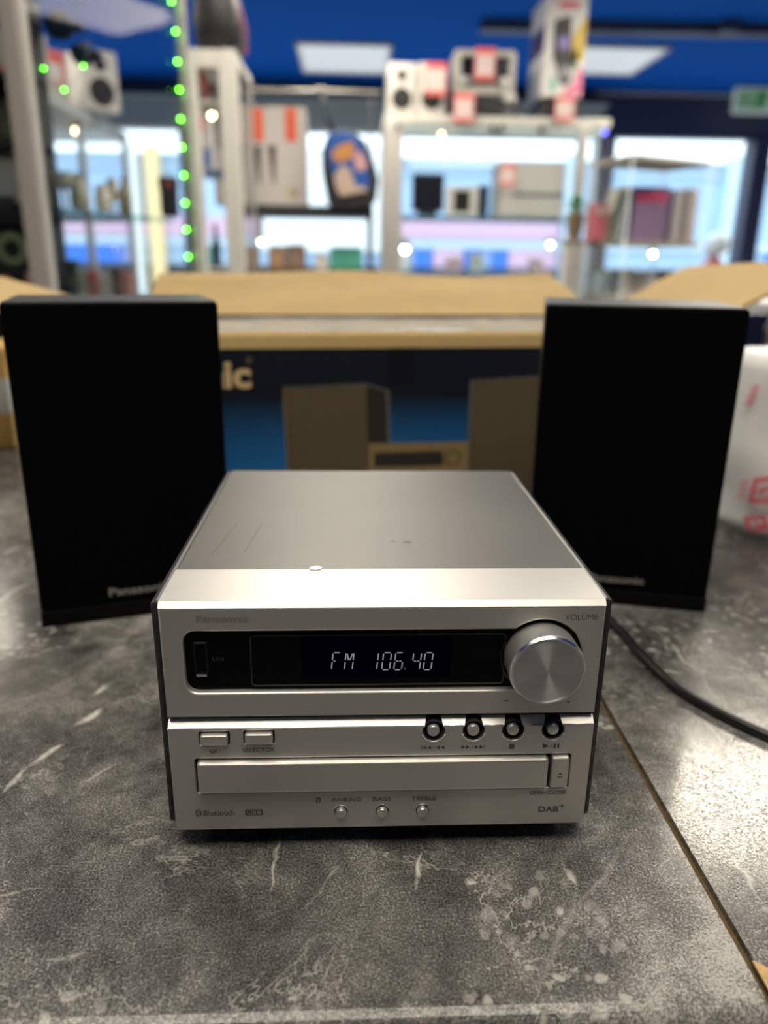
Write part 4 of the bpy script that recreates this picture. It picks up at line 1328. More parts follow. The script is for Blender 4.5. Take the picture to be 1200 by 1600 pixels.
# hanging blue packet on a black case
ang = math.radians(9)
pc = thing('hanging_case', 'black case with a blue printed front hanging from a black strap', 'case', P(546, 318, Y - 0.03), 0)
sc = (Y - CAM.y) / FPX
_s0 = P(546, 318, Y - 0.03)
S = lambda u, v: tuple((P(u, v, Y - 0.03) - _s0)[k] for k in (0, 2))
outl = [S(*q) for q in ((512, 318), (503, 270), (502, 235), (510, 212), (525, 203), (552, 205), (572, 220), (584, 250), (592, 280), (588, 312), (578, 326), (530, 328))]
link('shell', plate_me([outl], 0.06, 0.012, y=0.0), mat('case_black', (0.016, 0.017, 0.018), 0.55), pc)
link('blue_front', plate_me([[S(*q) for q in ((509, 222), (522, 206), (548, 207), (564, 222), (574, 255), (577, 292), (570, 300), (532, 308), (526, 296), (514, 250))]], 0.012, 0.003, y=-0.014), mat('packet_blue', (0.018, 0.10, 0.42), 0.4), pc)
link('orange_patch', plate_me([[S(*q) for q in ((517, 240), (530, 228), (550, 222), (556, 238), (548, 250), (526, 256))]], 0.002, 0.0005, y=-0.018), mat('packet_orange', (0.58, 0.26, 0.08), 0.5, var=0.5, vscale=50), pc)
link('cream_patch', plate_me([[S(*q) for q in ((522, 276), (534, 258), (546, 264), (556, 292), (570, 292), (574, 300), (532, 307), (526, 296))]], 0.002, 0.0005, y=-0.018), mat('packet_cream', (0.55, 0.42, 0.34), 0.5, var=0.3, vscale=60), pc)
link('pink_patch', plate_me([[S(*q) for q in ((552, 246), (562, 236), (574, 256), (570, 268), (556, 268))]], 0.002, 0.0005, y=-0.018), mat('packet_pink', (0.66, 0.36, 0.36), 0.5), pc)
s0 = P(546, 318, Y - 0.03)
link('strap', tube_me([S3 for S3 in [Vector((arm_x, Y + 0.05, htop)) - s0, Vector((arm_x + 0.012, Y + 0.0, htop - 0.04)) - s0, Vector((P(512, 185, Y).x, Y - 0.02, P(512, 185, Y).z)) - s0, Vector((P(522, 210, Y).x, Y - 0.01, P(522, 210, Y).z)) - s0]], 0.008, 8), BR, pc)
# lower shelf of the rack
lows = (('green_carton', 'green carton standing on the lower board of the black rack', (516, 566, 386), (0.06, 0.33, 0.24)),
        ('cream_carton', 'small cream carton on the lower board beside the green one', (492, 512, 398), (0.62, 0.55, 0.50)),
        ('brown_toy_box', 'brown picture box on the lower board of the black rack', (448, 476, 382), (0.20, 0.13, 0.09)),
        ('orange_picture_box', 'orange and grey picture box on the lower board', (420, 444, 384), (0.32, 0.19, 0.10)),
        ('grey_picture_box', 'grey picture box at the left of the lower board', (384, 402, 386), (0.26, 0.24, 0.20)))
for nm, lab, (px0, px1, py), col in lows:
    a, b_ = P(px0, 420, Y + 0.1), P(px1, py, Y + 0.1)
    t = thing(nm, lab, 'box', (a.x, Y + 0.1, rz2))
    w, h = b_.x - a.x, b_.z - rz2
    box('body', 0, w, 0, 0.09, 0, h, mat(nm + '_card', col, 0.6, var=0.35, vscale=30), t, r=0.002)
    box('front_print', w * 0.12, w * 0.88, -0.001, 0.001, h * 0.15, h * 0.7, mat(nm + '_print', tuple(min(0.8, c_ * 1.4 + 0.02) for c_ in col), 0.5), t)
spot(408, 378, Y + 0.12, rz - 0.034, 0.008, 16, 'yellowish spot lamp under the black rack shelf')

# ---- white framed cabinet left of the rack
Y = 2.5
bx0, bx1 = P(300, 200, Y).x, P(373, 200, Y).x
btz = P(345, 76, Y).z
wc = thing('white_frame_cabinet', 'white framed tall cabinet carrying the black holdall', 'cabinet', (0, 0, FLOOR_Z))
box('front_post', P(345, 200, Y).x, bx1, Y, Y + 0.05, 0, btz + F, WHITEP, wc, r=0.004)
box('front_post', bx0, bx0 + 0.022, Y, Y + 0.05, 0, btz + F, WHITEP, wc, r=0.004)
box('top_rail', bx0 + 0.0225, P(345, 200, Y).x - 0.0005, Y + 0.001, Y + 0.05, btz + F - 0.055, btz + F - 0.001, WHITEP, wc, r=0.004)
box('side_rail', bx1 - 0.03, bx1, Y + 0.05, Y + 0.42, btz + F - 0.03, btz + F - 0.0005, WHITEP, wc, r=0.004)
box('rear_post', bx1 - 0.03, bx1, Y + 0.39, Y + 0.42, 0, btz + F - 0.03, ALU, wc, r=0.003)
box('top_panel', bx0, bx1 - 0.03, Y + 0.05, Y + 0.42, btz + F - 0.02, btz + F, WHITEP, wc)
box('grey_panel', P(312, 150, Y).x, P(348, 150, Y).x, Y + 0.25, Y + 0.26, P(330, 216, Y).z + F, btz + F - 0.05, mat('grey_board', (0.20, 0.185, 0.16), 0.7), wc)
box('base', bx0, bx1, Y, Y + 0.42, 0, 0.5, WHITEP, wc)
sb1, sb2, sb3 = P(320, 150, Y).z, P(320, 262, Y).z, P(320, 418, Y).z
for z_ in (sb1, sb2, sb3):
    box('shelf', bx0 + 0.002, bx1 - 0.064, Y + 0.055, Y + 0.24, z_ + F - 0.014, z_ + F, WHITEP if z_ != sb2 else mat('blue_shelf', (0.10, 0.17, 0.32), 0.4), wc)
box('glass_side', bx1 - 0.008, bx1 - 0.003, Y + 0.05, Y + 0.39, 0.5, btz + F - 0.03, GLASS, wc)
spot(331, 181, Y + 0.1, sb1 - 0.014, 0.008, 26, 'warm spot lamp inside the white framed cabinet')
# boxes in it
for nm, lab, (px0, px1, py), zs, c1_, c2_ in (('red_blue_box', 'red and blue upright box at the top of the white framed cabinet', (301, 316, 106), sb1, (0.48, 0.12, 0.09), (0.05, 0.09, 0.24)), ('white_blue_box', 'white box with red mark and blue foot in the white framed cabinet', (303, 327, 164), sb2, (0.56, 0.54, 0.56), (0.12, 0.2, 0.42))):
    a, b_ = P(px0, 200, Y + 0.09), P(px1, py, Y + 0.09)
    t = thing(nm, lab, 'box', (a.x, Y + 0.09, zs))
    w, h = b_.x - a.x, b_.z - zs
    box('body', 0, w, 0, 0.10, 0, h, mat(nm + '_card', c1_, 0.6), t, r=0.002)
    box('lower_print', w * 0.08, w * 0.92, -0.001, 0.001, h * 0.04, h * 0.35, mat(nm + '_print', c2_, 0.5), t)
    box('upper_print', w * 0.2, w * 0.6, -0.001, 0.001, h * 0.62, h * 0.85, REDTAG if nm[0] == 'w' else mat(nm + '_print', c2_, 0.5), t)
# bottle on the low shelf
t = thing('dark_bottle', 'slim dark bottle on the low shelf by the white post', 'bottle', (P(338, 400, Y + 0.12).x, Y + 0.13, sb3))
link('glass_body', lathe_me([(0.012, 0), (0.016, 0.01), (0.016, 0.075), (0.008, 0.105), (0.007, 0.13)], n=20), BLACKG, t)
link('cap', lathe_me([(0.008, 0.128), (0.008, 0.145), (0.006, 0.148)], n=16), BLACKP, t)
# holdall on top
hx = (bx0 + bx1) / 2 + 0.004
t = thing('black_holdall', 'black padded holdall with a red strap on the white framed cabinet', 'bag', (hx, Y + 0.17, btz))
bm = bmesh.new()
bmesh.ops.create_uvsphere(bm, u_segments=28, v_segments=18, radius=1.0)
for v in bm.verts:
    c = v.co
    ex = 0.72
    f = lambda q: math.copysign(abs(q) ** ex, q)
    z = f(c.z) * 0.13 + 0.12
    x = f(c.x) * 0.082 * (1 - 0.30 * max(0, f(c.z)))
    y = f(c.y) * 0.15
    w_ = noise.noise(Vector((x * 30, y * 20, z * 20))) * 0.006
    v.co = Vector((x + w_, y, max(z + w_, 0.0)))
link('body', finish(bm, smooth=True), mat('holdall_black', (0.012, 0.012, 0.013), 0.55, var=0.4, vscale=25), t)
link('handle', tube_me(spline([(-0.03, -0.02, 0.225), (-0.025, -0.02, 0.285), (0.02, -0.02, 0.29), (0.035, -0.02, 0.225)], 6), 0.008, 8), BLACKM, t)
link('strap', tube_me(spline([(0.045, -0.03, 0.235), (0.078, -0.05, 0.14), (0.094, -0.05, 0.06), (0.088, -0.05, 0.008)], 6), 0.004, 8), mat('strap_red', (0.30, 0.06, 0.10), 0.6), t)

# ---- left glass cabinet with the green lights
Y = 1.3
pa = P(44, 230, Y)
pbk = P(292, 230, 1.85)
lz1 = 1.02
ga = thing('glass_cabinet', 'tall glass cabinet with pale post and green lights at the left', 'cabinet', (0, 0, FLOOR_Z))
dirv = Vector((pbk.x - pa.x, pbk.y - pa.y, 0))
side_len = dirv.length
dirv.normalize()
nrm = Vector((-dirv.y, dirv.x, 0))      # towards the left, into the cabinet
link('front_post', box_me(-0.021, 0.021, -0.021, 0.021, 0, lz1 + F, 0.010, 3), mat('post_cream', (0.52, 0.48, 0.44), 0.4, 0.2), ga).location = (pa.x, pa.y, 0)
link('rear_post', box_me(-0.005, 0.016, -0.010, 0.010, 0, lz1 + F, 0.003), ALU, ga).location = (pbk.x, pbk.y, 0)
lcp = pa + nrm * 0.75 + Vector((0, 0, -pa.z))
link('front_post', box_me(-0.021, 0.021, -0.021, 0.021, 0, lz1 + F, 0.010, 3), MATS['post_cream'], ga).location = (lcp.x, lcp.y, 0)


def vert(name, p, q, z0_, z1_, t_, material, parent):
    p, q = Vector((p.x, p.y, 0)), Vector((q.x, q.y, 0))
    d = (q - p).normalized()
    s = d * 0.022
    return link(name, slab_me([p + s + Vector((0, 0, z0_)), q - s + Vector((0, 0, z0_)), q - s + Vector((0, 0, z1_)), p + s + Vector((0, 0, z1_))], t_), material, parent)


vert('glass_side', pa, pbk, 0.3, lz1 + F, 0.005, GLASS, ga)
pbl = pbk + nrm * 0.75
vert('glass_back', pbk, pbl, 0.3, lz1 + F, 0.005, GLASS, ga)
vert('glass_door', pa + nrm * 0.02, lcp - nrm * 0.02, 0.3, lz1 + F, 0.005, GLASS, ga)
link('rear_post', box_me(-0.016, 0.016, -0.016, 0.016, 0, lz1 + F, 0.003), ALU, ga).location = (pbl.x, pbl.y, 0)
base_q = [pa + dirv * 0.03 + nrm * 0.03, pbk - dirv * 0.03 + nrm * 0.03, pbl - dirv * 0.03, lcp + dirv * 0.03]
def level(name, z_, t_, material, inset=0.0):
    q = [Vector((v.x, v.y, z_)) for v in base_q]
    return link(name, slab_me(q, t_), material, ga)
level('base', 0.3, 0.29, mat('cabinet_grey', (0.25, 0.24, 0.23), 0.5))
level('top_panel', lz1 + F, 0.02, mat('cabinet_grey', (0.25, 0.24, 0.23), 0.5))
gs1 = P(200, 338, 1.75).z
gs2 = P(200, 458, 1.75).z
level('glass_shelf', gs1 + F, 0.010, GEDGE)
level('glass_shelf', gs2 + F, 0.010, GEDGE)
# black inner tray board at the left part
lt = thing('green_led_string', 'string of green lights down the edge of the glass cabinet', 'light string', (0, 0, 0))
LEDM = mat('led_green', (0.1, 0.5, 0.1), 0.4, emit=(0.14, 1.0, 0.02), estr=26)
lp = []
for px, py in ((268, 2), (274, 49), (277, 96), (280, 140), (282, 186), (284, 230), (287, 274), (289, 317), (291, 359), (294, 401)):
    q = P(px, py, 1.81)
    lp.append(q)
    bm = bmesh.new()
    bmesh.ops.create_uvsphere(bm, u_segments=10, v_segments=8, radius=0.0031)
    o_ = link('bulb', finish(bm, smooth=True), LEDM, lt)
    o_.location = q
wire = [lp[0] + Vector((0, 0.004, 0.20))] + [q + Vector((0, 0.004, 0)) for q in lp] + [lp[-1] + Vector((0, 0.004, -0.25))]
link('wire', tube_me(wire, 0.0012, 6), mat('wire_clear', (0.25, 0.35, 0.25), 0.4), lt)
ls = thing('green_led_strand', 'short strand of three green lights beside the pale post', 'light string', (0, 0, 0))
lp = []
for px, py in ((68, 107), (100, 140), (130, 103)):
    q = P(px, py, 1.62)
    lp.append(q)
    bm = bmesh.new()
    bmesh.ops.create_uvsphere(bm, u_segments=10, v_segments=8, radius=0.0026)
    link('bulb', finish(bm, smooth=True), mat('led_green_dim', (0.1, 0.5, 0.1), 0.4, emit=(0.14, 1.0, 0.02), estr=16), ls).location = q
link('wire', tube_me(spline([P(60, 60, 1.62) + Vector((0, 0, 0.02))] + lp + [P(140, 60, 1.62)], 6), 0.0009, 6), mat('wire_clear', (0.25, 0.35, 0.25), 0.4), ls)
# goods on the glass shelf
for i, (nm, lab, px, prof, col, yy) in enumerate((
        ('cream_vase', 'tall cream vase on the glass shelf behind the pale post', 162, [(0.012, 0), (0.017, 0.01), (0.017, 0.04), (0.013, 0.052), (0.014, 0.058)], (0.80, 0.76, 0.64), 1.62),
        ('beige_table_lamp', 'beige shaded table lamp on the glass shelf', 178, [(0.014, 0), (0.004, 0.008), (0.004, 0.035), (0.016, 0.036), (0.011, 0.085), (0.006, 0.086)], (0.52, 0.48, 0.38), 1.74),
        ('grey_green_vase', 'grey green vase on the glass shelf left of the cream vase', 126, [(0.014, 0), (0.022, 0.02), (0.020, 0.05), (0.011, 0.075), (0.014, 0.085)], (0.36, 0.37, 0.30), 1.66),
        ('pale_bowl_stand', 'pale stemmed bowl on the glass shelf nearest the post', 104, [(0.014, 0), (0.005, 0.006), (0.005, 0.045), (0.020, 0.060), (0.024, 0.082), (0.021, 0.082)], (0.48, 0.49, 0.44), 1.60),
        ('olive_bottle', 'olive bottle on the glass shelf by the bright pilaster', 196, [(0.013, 0), (0.015, 0.01), (0.015, 0.05), (0.006, 0.07), (0.006, 0.085)], (0.30, 0.30, 0.20), 1.72))):
    q = P(px, 330, yy)
    t = thing(nm, lab, nm.split('_')[-1], (q.x, yy, gs1))
    link('body', lathe_me(prof, n=24), mat(nm + '_glaze', col, 0.4), t)
    r_, h_ = prof[-1]
    link('rim', lathe_me([(r_, h_ - 0.001), (r_ * 1.08, h_ + 0.001), (r_ * 0.8, h_ + 0.0015)], n=24), mat(nm + '_rim', tuple(c_ * 0.8 for c_ in col), 0.4), t)
# dark camera bag near the green lights
q = P(268, 300, 1.74)
t = thing('dark_camera_bag', 'dark camera bag on the glass shelf beside the green lights', 'bag', (q.x, 1.71, gs1), math.radians(10))
box('body', -0.022, 0.020, 0, 0.06, 0, 0.078, mat('bag_dark', (0.018, 0.020, 0.026), 0.6), t, r=0.008)
box('lid', -0.024, 0.022, -0.003, 0.062, 0.060, 0.090, mat('bag_flap', (0.03, 0.028, 0.03), 0.6), t, r=0.008)
box('red_badge', -0.008, 0.008, -0.005, -0.001, 0.064, 0.078, mat('badge_red', (0.35, 0.08, 0.08), 0.5), t)
# lower shelf goods: red, white and dark packets
for i, (px0, px1, py, col, lab) in enumerate(((104, 116, 406, (0.03, 0.06, 0.05), 'dark green packet on the low glass shelf, leftmost'), (118, 134, 425, (0.45, 0.45, 0.40), 'pale grey packet on the low glass shelf'), (136, 150, 422, (0.50, 0.14, 0.14), 'red packet on the low glass shelf'), (151, 172, 428, (0.60, 0.55, 0.56), 'whitish packet on the low glass shelf'), (174, 186, 418, (0.10, 0.08, 0.08), 'dark brown packet on the low glass shelf'), (188, 202, 424, (0.46, 0.20, 0.18), 'brick red packet on the low glass shelf, rightmost'))):
    yy = 1.66 + 0.01 * (i % 2)
    a, b_ = P(px0, 440, yy), P(px1, py, yy)
    t = thing('packet', lab, 'packet', (a.x, yy, gs2), 0, 'packets on the low glass shelf')
    w, h = b_.x - a.x, b_.z - gs2
    box('body', 0, w, 0, 0.03, 0, h, mat('packet_%d' % i, col, 0.6), t, r=0.002)
    box('front_label', w * 0.15, w * 0.85, -0.001, 0.001, h * 0.2, h * 0.55, mat('packet_label_%d' % i, tuple(min(0.8, c_ * 0.7 + 0.1) for c_ in col), 0.6), t)
q = P(165, 370, 2.05)
# dark goods left of the post, on a black stand in the cabinet
Y = 1.52
st = thing('black_stand', 'black tiered stand in the glass cabinet left of the pale post', 'stand', (0, 0, FLOOR_Z))
sx0, sx1 = P(-60, 300, Y).x, P(58, 300, Y).x
lv = [P(20, y_, Y).z for y_ in (112, 224, 338, 446)]
for z_ in lv:
    box('tier', sx0, sx1, Y, Y + 0.13, z_ + F - 0.010, z_ + F, BR, st)
box('back_panel', sx0, sx1, Y + 0.13, Y + 0.14, 0.31, P(20, -30, Y).z + F, BR, st)
box('stand_side', sx1 - 0.012, sx1, Y, Y + 0.13, 0.31, P(20, -30, Y).z + F, BR, st)
box('stand_side', sx0, sx0 + 0.012, Y, Y + 0.13, 0.31, P(20, -30, Y).z + F, BR, st)
a, b_ = P(-20, 100, Y), P(15, 45, Y)
t = thing('pale_green_box', 'pale green box with red foot on the top tier of the black stand', 'box', (a.x, Y + 0.01, lv[0]))
w, h = b_.x - a.x, b_.z - lv[0]
box('body', 0, w, 0, 0.08, 0, h, mat('pale_green_card', (0.42, 0.47, 0.38), 0.6), t, r=0.002)
box('red_foot', 0, w, -0.001, 0.001, 0.0, h * 0.2, mat('foot_red', (0.50, 0.20, 0.14), 0.6), t)
a, b_ = P(-25, 220, Y), P(36, 150, Y)
t = thing('grey_camera', 'dark grey camera with round lens on the second tier', 'camera', (a.x, Y + 0.03, lv[1]))
w, h = b_.x - a.x, b_.z - lv[1]
box('body', 0, w, 0, 0.05, 0, h * 0.8, mat('camera_grey', (0.06, 0.06, 0.06), 0.5), t, r=0.004)
link('lens', lathe_me([(0.026, -0.002), (0.026, 0.014), (0.021, 0.018), (0.018, 0.012), (0.002, 0.010)], axis='Y', n=24, origin=(w * 0.55, 0, h * 0.38)), mat('lens_olive', (0.10, 0.12, 0.07), 0.25), t)
box('prism', w * 0.35, w * 0.7, 0.005, 0.045, h * 0.78, h, mat('camera_grey', (0.06, 0.06, 0.06), 0.5), t, r=0.004)
a, b_ = P(-25, 335, Y), P(46, 236, Y)
t = thing('grey_hard_case', 'light grey hard case on the third tier of the black stand', 'case', (a.x, Y + 0.035, lv[2]))
w, h = b_.x - a.x, b_.z - lv[2]
box('lower_shell', 0, w, 0, 0.07, 0, h * 0.30, mat('case_dark_base', (0.02, 0.02, 0.022), 0.5), t, r=0.004)
box('upper_shell', 0, w, 0, 0.07, h * 0.31, h, mat('case_light_grey', (0.30, 0.31, 0.31), 0.5), t, r=0.006)
box('latch', w * 0.5, w * 0.62, -0.004, 0.002, h * 0.24, h * 0.40, SILVER_B, t, r=0.001)
a, b_ = P(-25, 440, Y), P(30, 346, Y)
t = thing('black_amplifier_cube', 'black guitar amplifier with pale speaker ring on the lowest tier', 'amplifier', (a.x, Y + 0.03, lv[3]))
w, h = b_.x - a.x, b_.z - lv[3]
box('body', 0, w, 0, 0.08, 0, h, BLACKM, t, r=0.005)
link('speaker_ring', plate_me([circ(w * 0.62, h * 0.58, 0.034, 32), circ(w * 0.62, h * 0.58, 0.020, 32)], 0.003, 0.0006, y=-0.002), mat('ring_olive', (0.30, 0.32, 0.18), 0.4), t)
link('cone', lathe_me([(0.020, -0.001), (0.012, -0.003), (0.003, 0.0)], axis='Y', n=24, origin=(w * 0.62, 0, h * 0.58)), BLACKG, t)
for nm, lab, px, col, hh in (('red_toy_ball', 'small dark red ball in front of the black amplifier', 9, (0.35, 0.06, 0.06), 0.0), ('red_white_can', 'small red and white can beside the pale post', 48, (0.62, 0.20, 0.24), 0.03)):
    q = P(px, 430, Y + 0.012)
    t = thing(nm, lab, 'ball' if 'ball' in nm else 'can', (q.x, Y + 0.013, lv[3]))
    if 'ball' in nm:
        link('body', lathe_me([(0.001, 0.0), (0.006, 0.0015), (0.010, 0.006), (0.0112, 0.0112), (0.010, 0.017), (0.006, 0.021), (0.001, 0.0225)], n=24), mat(nm + '_skin', col, 0.4), t)
        link('seam', lathe_me([(0.0112, 0.0106), (0.01145, 0.0112), (0.0112, 0.0118)], n=24), BLACKP, t)
    else:
        link('body', lathe_me([(0.010, 0), (0.0115, 0.002), (0.0115, 0.022), (0.010, 0.024)], n=24), mat(nm + '_skin', col, 0.4), t)
        link('lid', lathe_me([(0.010, 0.023), (0.0105, 0.026), (0.009, 0.0265)], n=24), mat('can_white', (0.7, 0.7, 0.7), 0.4), t)

# ---- far glass cabinet along the left with boxes on its top
CX = -1.2
ftz = 0.90
far = thing('far_glass_cabinet', 'glass cabinet with pale top seen through the left glass cabinet', 'cabinet', (0, 0, FLOOR_Z))
box('top_board', CX - 0.45, CX, 2.75, 4.25, ftz + F - 0.05, ftz + F, mat('pale_top', (0.50, 0.52, 0.48), 0.5), far, r=0.004)
box('base', CX - 0.45, CX, 2.75, 4.25, 0, 0.75, WHITEP, far)
for yy in (2.75, 3.5, 4.22):
    for xx in (CX - 0.45, CX - 0.03):
        box('post', xx, xx + 0.03, yy, yy + 0.03, 0.75, ftz + F - 0.05, ALU, far)
box('glass_front', CX - 0.008, CX - 0.003, 2.79, 4.21, 0.76, ftz + F - 0.05, GLASS, far)
spot(120, 205, 3.6, ftz - 0.05, 0.013, 30, 'glowing yellow spot lamp under the far cabinet top')
for i, (y0, y1, hh, c1_, lab) in enumerate(((2.80, 2.96, 0.15, (0.46, 0.44, 0.38), 'first boxed item with red card on the far cabinet, nearest'), (3.02, 3.19, 0.19, (0.50, 0.46, 0.42), 'second boxed item with red card on the far cabinet'), (3.24, 3.41, 0.18, (0.48, 0.44, 0.38), 'third boxed item with red card on the far cabinet, beside the white speaker'))):
    t = thing('boxed_item', lab, 'box', (CX - 0.10, y0, ftz), math.radians(-38), 'boxed items on the far cabinet')
    box('body', -0.22, 0, 0, y1 - y0, 0, hh, mat('boxed_%d' % i, c1_, 0.6), t, r=0.003)
    box('red_card', 0.0, 0.002, (y1 - y0) * 0.25, (y1 - y0) * 0.9, hh * 0.35, hh * 0.98, REDTAG, t)
    box('white_panel', 0.002, 0.003, (y1 - y0) * 0.35, (y1 - y0) * 0.8, hh * 0.38, hh * 0.72, WHITECARD, t)
white_speaker(0, 0, 3.62, 'white two way speaker on the far cabinet seen through the glass', math.radians(42), x=P(160, 150, 3.62).x, z=ftz, h=0.25, w=0.17, group='white speakers on the far cabinet')
t = white_speaker(0, 0, 4.11, 'plain white speaker beyond the first one on the far cabinet', math.radians(50), x=CX - 0.18, z=ftz, h=0.25, w=0.17, group='white speakers on the far cabinet')

# dark navy caps on a line in the glass cabinet
for nm, px, py, sx_, lab in (('navy_beret', 92, 40, 1.0, 'dark navy cloth cap hung high in the glass cabinet'), ('navy_beret', 128, 84, 0.8, 'smaller dark navy cloth cap hung below the other')):
    q = P(px, py, 1.66)
    t = thing(nm, lab, 'cap', q)
    bm = bmesh.new()
    bmesh.ops.create_uvsphere(bm, u_segments=20, v_segments=12, radius=0.035 * sx_)
    for v in bm.verts:
        v.co.z = v.co.z * 0.75
        v.co += noise.noise_vector(v.co * 40) * 0.006
    link('crown', finish(bm, smooth=True), mat('cap_navy', (0.006, 0.014, 0.045), 0.8), t)
    link('peak', plate_me([[(0.02 * sx_, -0.012), (0.05 * sx_, -0.01), (0.055 * sx_, 0.0), (0.045 * sx_, 0.006), (0.02 * sx_, 0.008)]], 0.02, 0.003, y=-0.01), mat('cap_navy', (0.006, 0.014, 0.045), 0.8), t)
    link('hook_cord', tube_me([(0, 0, 0.02), (0, 0, lz1 - 0.022 - q.z)], 0.0012, 6), BLACKP, t)

# ---- book shelf cabinet at the right
Y = 2.6
bs = thing('book_cabinet', 'glass book cabinet with sloping pale top near the right window', 'cabinet', (0, 0, FLOOR_Z))
b0, b1, b2 = P(924, 252, Y + 0.28), P(990, 240, Y), P(1112, 246, Y + 0.18)
BTOP = b1.z
rot = math.atan2(b2.y - b1.y, b2.x - b1.x)
e1 = Vector((b2.x - b1.x, b2.y - b1.y, 0))
e2 = Vector((b0.x - b1.x, b0.y - b1.y, 0))
c11 = b1 + e1 + e2
def bq(z_):
    return [Vector((b1.x, b1.y, z_)), Vector((b1.x + e1.x, b1.y + e1.y, z_)), Vector((b1.x + e1.x + e2.x, b1.y + e1.y + e2.y, z_)), Vector((b1.x + e2.x, b1.y + e2.y, z_))]
PT = mat('beige_board', (0.42, 0.38, 0.31), 0.6)
link('top_board', slab_me(bq(BTOP + F), 0.012), PT, bs)
bsz = P(1000, 376, Y + 0.02).z
bsl = P(1000, 462, Y + 0.02).z
link('shelf_board', slab_me(bq(bsz + F), 0.016), PT, bs)
link('shelf_board', slab_me(bq(bsl + F), 0.016), PT, bs)
link('base', slab_me(bq(0.35), 0.35), WHITEP, bs)
for c_ in (Vector((b1.x, b1.y, 0)), Vector((b1.x + e1.x, b1.y + e1.y, 0)), Vector((b1.x + e2.x, b1.y + e2.y, 0)), Vector((c11.x, c11.y, 0))):
    link('corner_post', tube_me([c_ + Vector((0, 0, 0)), c_ + Vector((0, 0, BTOP + F - 0.005))], 0.003, 8), mat('post_clear', (0.5, 0.58, 0.62), 0.3), bs)
vert('glass_pane', Vector((b1.x, b1.y, 0)), Vector((b1.x + e1.x, b1.y + e1.y, 0)), 0.36, BTOP + F - 0.014, 0.004, GLASS, bs)
vert('glass_pane', Vector((b1.x + e2.x, b1.y + e2.y, 0)), Vector((b1.x, b1.y, 0)), 0.36, BTOP + F - 0.014, 0.004, GLASS, bs)


def standing_book(px0, px1, pyt, yy, lean, cover, lab, spine=None, depth=0.12, band=None, zs=None):
    zs = bsz if zs is None else zs
    a, b_ = P(px0, 370, yy), P(px1, pyt, yy)
    t = thing('book', lab, 'book', (a.x, yy, zs), 0, 'books in the glass book cabinet')
    w, h = b_.x - a.x, b_.z - zs
    pages = box_me(0.0015, w - 0.0015, 0.003, depth - 0.003, 0.002, h - 0.004)
    covm = [box_me(0, 0.002, 0, depth, 0, h), box_me(w - 0.002, w, 0, depth, 0, h), box_me(0, w, -0.001, 0.002, 0, h, 0.0008)]
    sh = Matrix.Identity(4)
    sh[0][2] = lean
    pages.transform(sh)
    link('pages', pages, mat('paper', (0.62, 0.60, 0.55), 0.8), t)
    for i_, mm in enumerate(covm):
        mm.transform(sh)
        link('spine' if i_ == 2 else 'cover', mm, cover if i_ < 2 or spine is None else spine, t)
    if band:
        bb = box_me(w * 0.08, w * 0.92, -0.002, 0.0, h * 0.72, h * 0.90)
        bb.transform(sh)
        link('title_band', bb, band, t)
    return t


cm = lambda n_, c_: mat('cover_' + n_, c_, 0.45, var=0.2, vscale=40)
yB = Y + 0.17
standing_book(926, 948, 318, yB, 0.04, cm('red', (0.46, 0.12, 0.14)), 'red covered book, leftmost in the glass book cabinet', band=cm('pale', (0.55, 0.5, 0.48)))
standing_book(948, 956, 292, yB, 0.16, cm('cream', (0.52, 0.52, 0.46)), 'slim cream book leaning beside the red one')
standing_book(957, 964, 290, yB, 0.16, cm('olive', (0.30, 0.32, 0.24)), 'slim olive book leaning between two pale ones')
standing_book(965, 975, 288, yB, 0.14, cm('white', (0.60, 0.62, 0.60)), 'slim white book leaning against the purple boxed set')
standing_book(984, 1048, 292, yB, 0.0, cm('navy', (0.04, 0.03, 0.20)), 'wide dark purple boxed set with red title', spine=cm('purple', (0.17, 0.11, 0.20)), band=cm('crimson', (0.42, 0.04, 0.12)))
for i, (x0, x1, yt, c_) in enumerate(((1051, 1058, 296, (0.55, 0.52, 0.55)), (1059, 1067, 294, (0.75, 0.72, 0.72)), (1068, 1074, 298, (0.20, 0.17, 0.18)), (1075, 1082, 293, (0.70, 0.62, 0.63)), (1083, 1090, 296, (0.60, 0.52, 0.54)))):
    standing_book(x0, x1, yt, yB, 0.0, cm('spine%d' % i, c_), ('grey book just right of the purple boxed set', 'pale book second right of the purple boxed set', 'dark slim book in the middle of the right hand books', 'pinkish book second from the right end', 'mauve grey book at the right end of the shelf')[i])
for i, (x0, x1, yt, c_) in enumerate(((948, 960, 425, (0.30, 0.38, 0.42)), (962, 974, 422, (0.06, 0.06, 0.07)), (976, 990, 420, (0.55, 0.52, 0.50)), (992, 1012, 424, (0.30, 0.27, 0.28)), (1014, 1030, 426, (0.5, 0.48, 0.50)), (1032, 1050, 422, (0.05, 0.05, 0.08)))):
    standing_book(x0, x1, yt, yB, 0.0, cm('low%d' % i, c_), ('blue grey book, leftmost on the lower book shelf', 'black book second on the lower book shelf', 'pale book third on the lower book shelf', 'wide brownish book on the lower book shelf', 'pale mauve book on the lower book shelf', 'dark navy book, rightmost on the lower book shelf')[i], zs=bsl)
spot(1020, 397, Y + 0.15, bsz - 0.016, 0.008, 40, 'bright white lamp under the book shelf', (1.0, 0.98, 0.94))
